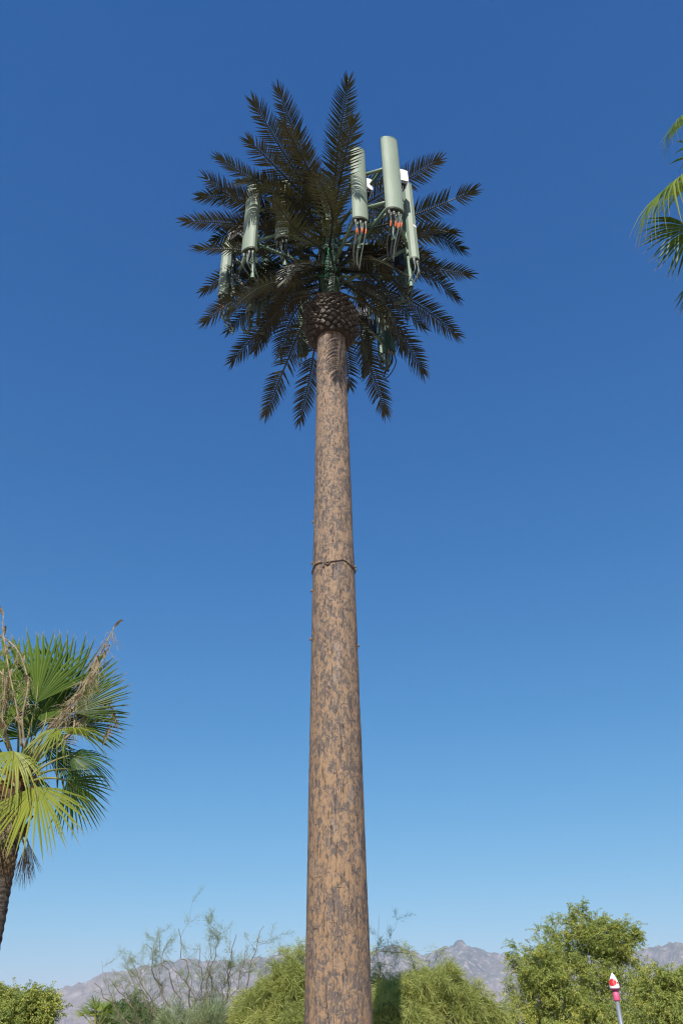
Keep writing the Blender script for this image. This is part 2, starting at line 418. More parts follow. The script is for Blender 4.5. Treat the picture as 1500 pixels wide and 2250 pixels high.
# --- green steel mast above the bulb
MZ1 = mast_z(425)
def build_mast():
    mb = MB(); mb.tube([ax(BZ1 - .25), ax(BZ1 + .6), ax(MZ1)], [0.26, 0.24, 0.20], 20); mb.build('steel_mast', M['green'], tower, smooth=True)
    for z in (mast_z(610), mast_z(560), mast_z(500), mast_z(455)):
        mb = MB(); mb.lathe(ax(z - .08), [(0.25, 0), (.30, .01), (.30, .15), (.25, .16)], 20); mb.build('collar', M['green'], tower)
    for k in range(5):                            # feeder cables running down the mast
        a = R_(-150 + 26 * k); P = [ax(z) + Vector((math.cos(a + .08 * math.sin(z * 4 + k)), math.sin(a + .08 * math.sin(z * 4 + k)), 0)) * (0.30 + .02 * math.sin(z * 3 + k)) for z in np.linspace(BZ1 - .05, MZ1 - .6, 14)]
        mb = MB(); mb.tube(P, 0.016, 6); mb.build('feeder_cable', M['cable'] if k % 2 else M['dcable'], tower, smooth=True)
    P = [at(722, 545, TY - .45), at(716, 580, TY - .42), at(715, 597, TY - .4), at(717, 606, TY - .38), at(700, 606, TY - .5), at(690, 604, TY - .55)]
    mb = MB(); mb.tube(catmull(P, 24), 0.011, 5); mb.build('ground_wire', M['gcable'], tower, smooth=True)
build_mast()
# --- plastic fronds
def frond(pts, width=0.42, gaps=(), seed=0, nl=50, bare=0.14, droop=0.08, fold=0.14):
    r_ = random.Random(seed * 31 + 5)
    C = catmull(pts, 60); L = sum((C[i+1] - C[i]).length for i in range(60))
    def pt(s):
        x = min(max(s, 0), 1) * 60; i = min(int(x), 59); return C[i].lerp(C[i+1], x - i), (C[min(i+1, 60)] - C[max(i-1, 0)]).normalized()
    mb = MB(); nl = int(L / 0.049 * (1 - bare))
    twist = r_.uniform(-.3, .3); width *= r_.uniform(.92, 1.1)
    for i in range(nl):
        s = bare + (1 - bare) * (i + .5) / nl
        if any(a < s < b for a, b in gaps): continue
        p, t = pt(s)
        n = Vector((0, 0, 1)) - t * t.z
        if n.length < 1e-3: n = t.orthogonal()
        n.normalize(); n = Matrix.Rotation(twist, 3, t) @ n
        side = t.cross(n)
        e = (s - bare) / (1 - bare)
        ln = width * (0.55 + 0.45 * min(1, e / .18)) * (1 - 0.45 * max(0, (e - .55) / .45) ** 1.6)
        ang = R_(68 - 14 * e - 36 * max(0, (e - .86) / .14))
        for sd in (-1, 1):
            if r_.random() < 0.03: continue
            a2 = ang + r_.gauss(0, .06); fo = fold + r_.gauss(0, .09)
            d = t * math.cos(a2) + (side * sd * math.cos(fo) + n * math.sin(fo)) * math.sin(a2)
            wv = (t - d * d.dot(t)).normalized(); bn = d.cross(wv)
            w = 0.0195; l2 = ln * r_.uniform(.93, 1.05); dz = droop * r_.uniform(.6, 1.5) * l2
            base = p + (side * sd) * 0.008
            P = []
            for q, ww in ((0, .55), (.22, 1.0), (.6, .72), (.86, .3), (1.0, .02)):
                c = base + d * (l2 * q) + Vector((0, 0, -dz * q * q)) + t * (.10 * l2 * q * q)
                P += [c - wv * w * ww, c + bn * (0.010 * ww), c + wv * w * ww]
            F = []
            for q in range(4):
                b = q * 3; F += [(b, b+1, b+4, b+3), (b+1, b+2, b+5, b+4)]
            mb.add(P, F)
    fr = mb.build('frond', M['frond'], tower)
    mr = MB(); mr.tube([C[i] for i in range(0, 61, 3)], [0.034 * (1 - .66 * i / 60) for i in range(0, 61, 3)], 6)
    mr.build('midrib', M['midrib'], fr, smooth=True)
    return fr
def hubpt(py, toward, r=0.22):
    z = mast_z(py); c = ax(z); d = Vector((toward.x - c.x, toward.y - c.y, 0))
    return c + d.normalized() * r if d.length > 1e-3 else c
def tip_on(px, py, c, R, far):
    d = ray(px, py); oc = EYE - c; b = oc.dot(d); cc = oc.dot(oc) - R * R; disc = b * b - cc
    t = -b if disc < 0 else -b + (math.sqrt(disc) if far else -math.sqrt(disc))
    return EYE + d * t
FR = [  # base row on the mast, [(x, y) from base towards tip, photo pixels], far side?, reach in metres, gaps
 (500, [(742, 330), (765, 176)], 0, 3.3, ()), (520, [(748, 390), (776, 262)], 0, 3.15, ()),
 (500, [(664, 340), (610, 196)], 0, 3.3, ()), (490, [(625, 340), (556, 222)], 0, 3.3, ()),
 (490, [(620, 382), (546, 308)], 0, 3.0, ()), (500, [(565, 402), (478, 346)], 0, 3.2, ()),
 (510, [(535, 445), (452, 390)], 0, 3.1, ()), (530, [(600, 470), (520, 436), (438, 432)], 0, 3.1, ()),
 (545, [(560, 500), (480, 489), (403, 486)], 1, 3.1, ()), (565, [(600, 556), (510, 548), (430, 546)], 1, 3.1, ()),
 (590, [(600, 590), (500, 608), (446, 640)], 1, 3.3, ()), (610, [(590, 632), (520, 658), (448, 708)], 1, 2.9, ()),
 (620, [(590, 655), (540, 690), (500, 728)], 1, 3.2, ()), (635, [(640, 660), (570, 728), (509, 796)], 1, 3.0, ((.62, .68),)),
 (640, [(668, 710), (618, 825), (583, 912)], 1, 3.3, ((.60, .64),)), (645, [(696, 740), (680, 830), (658, 928)], 1, 3.2, ((.42, .47),)),
 (645, [(783, 715), (812, 800), (846, 908)], 1, 3.2, ()), (650, [(752, 740), (762, 800), (768, 850)], 1, 2.7, ()),
 (635, [(810, 672), (880, 735), (930, 820)], 1, 2.9, ()), (620, [(800, 622), (910, 665), (1005, 737)], 1, 3.1, ()),
 (625, [(800, 632), (870, 668), (932, 722)], 1, 2.8, ()), (595, [(860, 588), (940, 605), (1005, 656)], 1, 3.1, ()),
 (575, [(850, 570), (950, 590), (1034, 603)], 1, 3.1, ()), (570, [(850, 545), (940, 515), (1018, 548)], 1, 3.0, ()),
 (560, [(830, 550), (930, 508), (1000, 512)], 0, 2.9, ()), (520, [(850, 493), (960, 453), (1042, 418)], 1, 3.3, ((.46, .55), (.80, .86))),
 (490, [(820, 437), (890, 396), (966, 350)], 1, 3.1, ()), (600, [(840, 570), (900, 560), (960, 585)], 1, 2.6, ()),
 (560, [(640, 545), (590, 540), (520, 585)], 1, 2.7, ()), (600, [(650, 620), (600, 660), (575, 745)], 1, 2.8, ()),
 (540, [(790, 520), (860, 500), (930, 520)], 1, 2.6, ()), (470, [(770, 420), (810, 400), (850, 395)], 1, 2.6, ()),
 (590, [(640, 590), (560, 610), (500, 660)], 1, 2.6, ()), (610, [(815, 648), (862, 700), (885, 770)], 1, 2.6, ()),
 (480, [(690, 430), (650, 390), (615, 360)], 1, 2.9, ()), (585, [(690, 560), (640, 530), (580, 540)], 1, 2.3, ()), (575, [(770, 545), (820, 520), (880, 535)], 1, 2.3, ()),
 (600, [(700, 590), (650, 590), (600, 625)], 0, 2.0, ()), (600, [(760, 595), (800, 595), (845, 630)], 0, 2.0, ()), (555, [(690, 520), (650, 490), (590, 500)], 1, 2.2, ()), (550, [(770, 500), (810, 470), (860, 470)], 1, 2.4, ()),
 (625, [(680, 650), (640, 700), (615, 780)], 1, 2.5, ()),
 (560, [(729, 470), (698, 386)], 0, 3.95, ()), (540, [(600, 500), (530, 500), (470, 530)], 1, 2.5, ()), (555, [(820, 560), (880, 560), (940, 560)], 0, 2.4, ()),
 (530, [(640, 440), (585, 400), (520, 400)], 0, 2.8, ()), (610, [(660, 640), (600, 700), (560, 770)], 1, 2.7, ()), (515, [(690, 400), (655, 330), (620, 270)], 0, 3.0, ()), (570, [(652, 505), (600, 438)], 0, 3.3, ()),
]
for k, (by, mids, far, reach, gaps) in enumerate(FR):
    c = ax(mast_z(by)); T = tip_on(*mids[-1], c, reach, far); B = hubpt(by, T)
    P = [B]; tot = 0; scr = [(728, by)] + mids; ds = [0]
    for i in range(1, len(scr)): ds.append(ds[-1] + math.hypot(scr[i][0] - scr[i-1][0], scr[i][1] - scr[i-1][1]))
    for i in range(1, len(scr) - 1):
        f = ds[i] / ds[-1]; P.append(at(*scr[i], B.y + (T.y - B.y) * (f ** 0.9)))
    frond(P + [T], gaps=gaps, seed=k)
# fronds that arch out towards the camera and droop: (photo x, photo y, forward distance)
for k, (by, P) in enumerate([
    (540, [(690, 480, 11.9), (655, 440, 11.4), (610, 420, 11.0), (566, 414, 10.8)]),
    (600, [(690, 585, 11.8), (655, 580, 11.2), (625, 618, 10.9)]),
    (605, [(790, 600, 12.0), (850, 605, 11.5), (892, 640, 11.3)]),
    (600, [(690, 612, 12.0), (600, 622, 11.6), (545, 650, 11.4), (500, 692, 11.3)]),
    (595, [(770, 590, 11.9), (820, 572, 11.3), (885, 600, 10.9)]),
    (625, [(790, 640, 12.1), (840, 665, 11.8), (862, 705, 11.7)]),
    ]):
    W = [at(*p) for p in P]; frond([hubpt(by, W[0])] + W, seed=100 + k, droop=.2)

# --- panel antennas
def profile(kind, w, d):
    if kind == 'round':                           # bowed front, flat back; local x = width, y = out of the face
        pts = [(-w/2 + w * i / 12, d * (0.42 + 0.42 * (1 - (2 * i / 12 - 1) ** 2) ** .7) - d * .2) for i in range(13)]
        return pts + [(w * .42, -d * .45), (-w * .42, -d * .45)]
    return [(-w/2, -d * .35), (-w/2, d * .12), (-w * .20, d * .55), (w * .20, d * .55), (w/2, d * .12), (w/2, -d * .35), (w * .3, -d * .5), (-w * .3, -d * .5)]
def antenna(top, bot, Y, yaw, w, d, kind='round', ncab=5, hang=0.9, bands=True, pipe_ext=(0.1, 0.7), label=None, sway=(0, 0.5), seed=0, m='antenna'):
    r_ = random.Random(seed)
    b = at(*bot, Y); t = at(*top, Y)
    z0, z1 = b.z, t.z; x0, y0 = (b.x + t.x) / 2, Y
    a = R_(yaw); X = Vector((math.cos(a), math.sin(a), 0)); N = Vector((math.sin(a), -math.cos(a), 0))   # yaw 0 faces the camera
    base = Vector((x0, y0, 0)); pr = profile(kind, w, d); n = len(pr)
    lay = [(z0, .93), (z0 + .012, 1), (z1 - .03, 1), (z1 - .008, .96), (z1, .86)]
    V = [base + X * (px * s) + N * (py * s) + Vector((0, 0, z)) for z, s in lay for px, py in pr]
    F = [(i*n+j, i*n+(j+1)%n, (i+1)*n+(j+1)%n, (i+1)*n+j) for i in range(len(lay)-1) for j in range(n)]
    F += [tuple(range((len(lay)-1)*n, len(lay)*n)), tuple(range(n))[::-1]]
    mb = MB(); mb.add(V, F)
    o = mb.build('panel_antenna', M[m], tower)
    if label: o['label'] = label
    mb = MB(); V = [base + X * (px * .9) + N * (py * .86) + Vector((0, 0, z)) for z in (z0 - .02, z0 - .001) for px, py in pr]
    mb.add(V, [(j, (j+1)%n, n+(j+1)%n, n+j) for j in range(n)] + [tuple(range(n))[::-1]]); mb.build('end_cap', M['cap'], o)
    mb = MB(); V = [base + X * (px * q) + N * (py * q) + Vector((0, 0, z)) for z, q in ((z1 - .055, 1.012), (z1 - .05, 1.025), (z1 - .018, 1.025), (z1 - .012, 1.0)) for px, py in pr]
    mb.add(V, [(i*n+j, i*n+(j+1)%n, (i+1)*n+(j+1)%n, (i+1)*n+j) for i in range(3) for j in range(n)]); mb.build('cap_rim', M['pipe'], o)
    for i in range(ncab):
        fx = (i + .5) / ncab - .5; row = (i % 2) * .5
        c = base + X * (w * .8 * fx) + N * (d * (.18 - .36 * row)) + Vector((0, 0, z0 - .02))
        mb = MB(); mb.tube([c, c - Vector((0,0,.03)), c - Vector((0,0,.031)), c - Vector((0,0,.085)), c - Vector((0,0,.086)), c - Vector((0,0,.12))], [.02, .02, .028, .028, .019, .017], 10)
        mb.build('connector', M['steelgrey'], o, smooth=False)
        end = base - N * (0.10 + sway[1] * .6) + X * (w * .35 * fx + sway[0]) + Vector((0, 0, z0 - hang - r_.uniform(-.1, .15)))
        P = catmull([c - Vector((0,0,.11)), c - Vector((0,0,.38)) + X * r_.uniform(-.03, .03), c.lerp(end, .6) - Vector((0,0,.12 + r_.uniform(0, .1))) + X * r_.uniform(-.06, .06), end], 18)
        mb = MB(); mb.tube(P, 0.0135, 6); mb.build('cable', M['cable'] if r_.random() < .8 else M['dcable'], o, smooth=True)
        if bands:
            k0 = r_.choice((3, 4)); mb = MB(); mb.tube(P[k0:k0+3], 0.0165, 6); mb.build('colour_band', M['orange'], o)
    pb = base - N * (d * .5 + .11)
    mb = MB(); mb.tube([pb + Vector((0,0,z0 - pipe_ext[1])), pb + Vector((0,0,z1 - pipe_ext[0]))], 0.045, 14, False)
    mb.tube([pb + Vector((0,0,z0 - pipe_ext[1] + .001)), pb + Vector((0,0,z1 - pipe_ext[0] - .001))], 0.038, 14, False)
    mb.build('mounting_pipe', M['pipe'], tower, smooth=True)
    for zz in (z0 + .35, z1 - .45):
        mb = MB(); Mr = Matrix((X, -N, Vector((0,0,1)))).transposed()
        mb.box(base - N * (d * .5 + .05) + Vector((0,0,zz)), .10, .16, .07, Mr); mb.box(pb + Vector((0,0,zz)), .15, .13, .05, Mr)
        mb.build('bracket', M['pipe'], tower)
    return pb, z0, z1, X, N
ants = []
ants.append(antenna((788, 332), (786, 486), 10.75, 14, 0.36, 0.19, ncab=5, hang=1.0, seed=1))
ants.append(antenna((853, 310), (866, 466), 10.35, 14, 0.40, 0.20, ncab=6, hang=1.0, seed=2))
ants.append(antenna((897, 407), (909, 572), 11.3, 40, 0.24, 0.16, 'slim', ncab=4, hang=.7, bands=False, seed=3))
ants.append(antenna((560, 412), (545, 553), 11.5, -28, 0.36, 0.19, ncab=4, hang=.6, bands=False, seed=4))
ants.append(antenna((628, 405), (616, 528), 11.9, -20, 0.36, 0.19, ncab=4, hang=.6, bands=False, seed=5))
ants.append(antenna((503, 525), (487, 652), 13.0, -50, 0.26, 0.20, 'slim', ncab=4, hang=.9, seed=6))
ants.append(antenna((560, 572), (548, 690), 13.6, -70, 0.26, 0.20, 'slim', ncab=5, hang=.5, bands=False, seed=7, pipe_ext=(.1, .3)))
ants.append(antenna((666, 640), (668, 780), 15.1, 165, 0.30, 0.16, 'slim', ncab=2, hang=.3, bands=False, seed=8, m='green', pipe_ext=(.1, .2)))  # rear-facing ones: frond shade put into their colour with the darker green
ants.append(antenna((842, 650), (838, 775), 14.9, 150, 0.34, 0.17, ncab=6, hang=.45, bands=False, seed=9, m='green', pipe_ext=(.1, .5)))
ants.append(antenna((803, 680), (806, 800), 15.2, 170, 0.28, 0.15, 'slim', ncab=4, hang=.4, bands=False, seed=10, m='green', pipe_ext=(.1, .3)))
ants.append(antenna((893, 512), (893, 632), 12.6, 70, 0.26, 0.16, 'slim', ncab=4, hang=.4, bands=False, seed=11, pipe_ext=(.1, .5)))
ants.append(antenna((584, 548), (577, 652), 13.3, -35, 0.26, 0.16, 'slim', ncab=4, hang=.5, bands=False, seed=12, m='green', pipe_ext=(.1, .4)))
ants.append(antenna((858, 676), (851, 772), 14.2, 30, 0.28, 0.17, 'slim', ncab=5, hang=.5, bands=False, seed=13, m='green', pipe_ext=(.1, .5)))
# sticker on the slim antenna to the right
def sticker():
    pb, z0, z1, X, N = ants[2]; c = pb + N * (0.16 * .5 + .11 + .16 * .55 + .004) + Vector((0, 0, z0 + (z1 - z0) * .40))
    mb = MB(); mb.box(c, .085, .004, .07, Matrix((X, -N, Vector((0,0,1)))).transposed()); mb.build('sticker', M['sticker'], tower)
sticker()
# support arms from the mast to the pipes, two levels
for k, (pb, z0, z1, X, N) in enumerate(ants):
    for f in ((.80,) if k == 8 else (.22, .80)):
        z = z0 + (z1 - z0) * f; zc = min(z, MZ1 - .05) - .12
        p = Vector((pb.x, pb.y, z)); mb = MB(); mb.tube([ax(zc), p], 0.038, 10); mb.build('support_arm', M['green'] if k % 2 else M['pipe'], tower, smooth=True)
for i, j in ((0, 1), (1, 2), (3, 4), (3, 5), (5, 6), (7, 9), (9, 8), (2, 10)):
    A, B = ants[i], ants[j]
    for f in (.25, .72):
        p = Vector((A[0].x, A[0].y, A[1] + (A[2] - A[1]) * f)); q = Vector((B[0].x, B[0].y, B[1] + (B[2] - B[1]) * f)); e = (q - p).normalized() * .18
        mb = MB(); mb.tube([p - e, q + e], 0.042, 10); mb.build('cross_bar', M['pipe'], tower, smooth=True)
# white finned radio units
def radio(px, py, Y, yaw, w=.30, d=.18, h=.5):
    c = at(px, py, Y); a = R_(yaw); X = Vector((math.cos(a), math.sin(a), 0)); N = Vector((math.sin(a), -math.cos(a), 0)); Z = Vector((0,0,1))
    Mr = Matrix((X, -N, Z)).transposed(); mb = MB(); mb.box(c, w, d, h, Mr)
    for i in range(9):
        mb.box(c + X * (w * (i / 8 - .5) * .92) + N * (d * .5 + .024), .010, .05, h * .94, Mr)
    for i in range(3): mb.box(c + Z * (h * .5 + .012) + X * (w * (i - 1) * .3), .05, d * .6, .026, Mr)
    o = mb.build('radio_unit', M['white'], tower)
    mb = MB(); mb.box(c - Z * (h * .5 + .05), w * .9, d * .9, .10, Mr); mb.build('connector_box', M['black'], o)
    for i in range(3):
        p = c - Z * (h * .5 + .09) + X * (w * .25 * (i - 1)); P = catmull([p, p - Z * .2, p - Z * .4 - N * .1 + X * .05, p - Z * .55 - N * .3], 10)
        mb = MB(); mb.tube(P, .012, 6); mb.build('cable', M['dcable'], o, smooth=True)
    mb = MB(); mb.box(c - N * (d * .5 + .08), .08, .16, h * .5, Mr); mb.build('bracket', M['green'], o)
radio(803, 412, 11.15, 105, h=.42, w=.22); radio(880, 393, 10.75, 105, h=.42, w=.22); radio(520, 515, 12.4, -40, h=.42, w=.34); radio(795, 688, 14.35, 12, h=.36, w=.27)
radio(795, 652, 13.6, -30, h=.40, w=.24, d=.12)
def junction(px, py, Y, w, h, yaw):
    c = at(px, py, Y); a = R_(yaw); X = Vector((math.cos(a), math.sin(a), 0)); N = Vector((math.sin(a), -math.cos(a), 0)); Mr = Matrix((X, -N, Vector((0, 0, 1)))).transposed()
    mb = MB(); mb.box(c, w, .16, h, Mr); mb.box(c + N * .09, w * .86, .02, h * .9, Mr)
    for i in range(4): mb.tube([c - Vector((0,0,h*.5)) + X * (w * (i / 3 - .5) * .7), c - Vector((0,0,h*.5 + .07)) + X * (w * (i / 3 - .5) * .7)], .014, 6)
    mb.build('junction_box', M['black'], tower)
for a in ((540, 595, 13.0, .22, .42, -30), (560, 625, 13.2, .2, .5, -50), (878, 575, 11.9, .22, .5, 30), (845, 600, 12.9, .3, .4, 20), (668, 575, 12.9, .26, .36, 0), (815, 720, 14.6, .26, .5, 10), (775, 560, 12.9, .24, .4, 10)): junction(*a)
# cable bundles gathered under the left group, and swags between the pipes
def swag(P, n, rad, m, spread):
    for i in range(n):
        W = [at(*p) + Vector((random.uniform(-1, 1), random.uniform(-1, 1), random.uniform(-1, 1))) * spread for p in P]
        mb = MB(); mb.tube(catmull(W, 16), rad, 6); mb.build('cable', m, tower, smooth=True)
swag([(512, 560, 12.6), (525, 620, 12.6), (570, 640, 12.6), (640, 610, 12.5), (700, 590, 12.3)], 6, .016, M['dcable'], .05)
swag([(514, 590, 12.7), (513, 620, 12.7), (511, 650, 12.7)], 6, .014, M['cable'], .05)
swag([(780, 480, 11.0), (800, 455, 11.1), (840, 452, 11.1), (862, 462, 10.9)], 6, .013, M['cable'], .06)
swag([(790, 530, 11.3), (770, 560, 11.8), (745, 590, 12.2)], 5, .014, M['dcable'], .05)
swag([(872, 540, 11.0), (840, 570, 11.5), (760, 600, 12.2)], 5, .014, M['dcable'], .06)
swag([(890, 560, 11.6), (898, 600, 11.7), (893, 640, 11.8), (885, 600, 12.0), (860, 580, 12.2)], 5, .014, M['cable'], .05)
swag([(500, 600, 12.9), (520, 640, 12.9), (560, 655, 13.0), (610, 630, 12.9), (690, 600, 12.4)], 6, .017, M['dcable'], .07)
swag([(620, 540, 12.0), (650, 580, 12.1), (700, 590, 12.3)], 5, .016, M['dcable'], .06)
swag([(805, 720, 14.4), (812, 780, 14.6), (800, 810, 14.8), (798, 830, 14.8)], 5, .015, M['dcable'], .05)
swag([(840, 780, 14.9), (835, 806, 14.9), (850, 808, 14.8), (858, 780, 14.8)], 5, .014, M['cable'], .05)
swag([(530, 690, 13.5), (535, 725, 13.5), (548, 730, 13.5), (552, 700, 13.5)], 5, .012, M['cable'], .05)

# ------------------------------------------------------------------ fan palms
M['fan'] = m_leaf('fan_palm_leaf', [(0, (0.040, 0.082, 0.012)), (.5, (0.11, 0.170, 0.022)), (1, (0.27, 0.295, 0.045))], (1.5, 1.6, .5), .35, .45, .28,
                  tip=([(.90, (0,0,0)), (.985, (1,1,1))], (0.36, 0.27, 0.16)))
M['fandry'] = m_leaf('dry_fan_leaf', [(0, (0.10, 0.065, 0.035)), (1, (0.30, 0.22, 0.13))], (1, .9, .7), .2, .7, .2)
M['petiole'] = m_simple('petiole', (0.13, 0.15, 0.035), (0.24, 0.22, 0.07), 6, .45)
M['drystalk'] = m_simple('dry_flower_stalk', (0.15, 0.11, 0.058), (0.38, 0.305, 0.185), 9, .7)
M['palmtrunk'] = m_simple('fan_palm_bark', (0.035, 0.028, 0.023), (0.14, 0.115, 0.095), 7, .9, .8, (1, 1, 4), .15, 6, .35, .68, .03)
M['boots'] = m_simple('old_leaf_bases', (0.045, 0.022, 0.012), (0.16, 0.08, 0.04), 12, .8, .6, (1, 1, .4), .2)
def fan(hub, d, n, R, spread=150, nseg=28, fused=.55, droop=.25, tint=.4, curl=.12, dry=False, seed=0, jit=.13):
    """verts, faces, tip attr, tint of one fan blade"""
    r_ = random.Random(seed); d = Vector(d).normalized(); n = Vector(n); n = (n - d * n.dot(d)).normalized(); sd = d.cross(n)
    V = []; F = []; A = []; T = []
    dt = R_(spread) / nseg
    sts = (0.02, .2, .42, .6, .76, .9, 1.0)
    for i in range(nseg):
        t = (i + .5 - nseg / 2) * dt + r_.uniform(-.02, .02)
        q = abs(i + .5 - nseg / 2) / (nseg / 2)
        e = d * math.cos(t) + sd * math.sin(t); g = e.cross(n)
        Rl = R * (1 - .22 * q * q) * r_.uniform(.92, 1.06); dr = droop * r_.uniform(.55, 1.6); tn = min(1, max(0, tint + r_.uniform(-.18, .18)))
        kink = r_.uniform(.55, .8); fu = fused * r_.uniform(.72, 1.0); b = len(V); tw = r_.uniform(-jit, jit)
        for s in sts:
            if s <= fu: w = s * Rl * math.tan(dt / 2) * 1.02
            else: w = fu * Rl * math.tan(dt / 2) * max(0.03, 1 - ((s - fu) / (1 - fu)) ** 2.1)
            c = hub + e * (Rl * s) - n * (curl * R * s * s) + g * (tw * R * max(0, s - fused))
            c = c + Vector((0, 0, -1)) * (dr * R * max(0, s - fused * .8) ** 1.7) - n * (R * dr * .5 * max(0, s - kink) ** 1.3)
            V += [c - g * w, c + n * (w * .55), c + g * w]; A += [s] * 3
        for k in range(len(sts) - 1):
            o = b + k * 3; F += [(o, o+1, o+4, o+3), (o+1, o+2, o+5, o+4)]; T += [tn, tn]
    return V, F, A, T
def fan_obj(name, parts, m, parent):
    V = []; F = []; A = []; T = []
    for v, f, a, t in parts:
        o = len(V); V += v; F += [tuple(i + o for i in q) for q in f]; A += a; T += t
    off = parent_loc(parent); me = bpy.data.meshes.new(name); me.from_pydata([tuple(p - off) for p in V], [], F); me.materials.append(m)
    x = me.attributes.new('tip', 'FLOAT', 'POINT'); x.data.foreach_set('value', A)
    x = me.attributes.new('tint', 'FLOAT', 'FACE'); x.data.foreach_set('value', T)
    me.update(); return link(name, me, parent)
def fan_frond(root, base, hub, d, n, R, dry=False, **kw):
    o = fan_obj('fan_frond', [fan(hub, d, n, R, **kw)], M['fandry' if dry else 'fan'], root)
    if dry: o['label'] = 'dry brown fan frond'
    mid = base.lerp(hub, .5) + Vector((0, 0, .06)); e = Vector(d).normalized()
    mb = MB(); mb.tube(catmull([base, mid, hub, hub + e * R * .25], 12), [.026 - .0016 * i for i in range(13)], 6)
    mb.build('petiole', M['drystalk' if dry else 'petiole'], o, smooth=True); return o
def palm_trunk(root, x, y, z1, r0, r1, lean=(0, 0)):
    mb = MB(); n, k = 40, 150; V = []
    for i in range(k):
        z = z1 * i / (k - 1); f = i / (k - 1); rr = r1 + (r0 - r1) * (1 - f) ** 1.4
        for j in range(n):
            a = 2 * math.pi * j / n; ring = .010 * math.sin(z * 52 + 1.5 * mnoise.noise(Vector((math.cos(a) * 2, math.sin(a) * 2, z * 3)))) ; r = rr + ring * .6 + .010 * mnoise.noise(Vector((math.cos(a) * 4, math.sin(a) * 4, z * 5)))
            V.append((x + lean[0] * f + r * math.cos(a), y + lean[1] * f + r * math.sin(a), z))
    F = [(i*n+j, i*n+(j+1)%n, (i+1)*n+(j+1)%n, (i+1)*n+j) for i in range(k-1) for j in range(n)] + [tuple(range((k-1)*n, k*n))]
    mb.add(V, F); return mb.build('trunk', M['palmtrunk'], root, smooth=True)
CAMV = lambda p: (EYE - p).normalized()
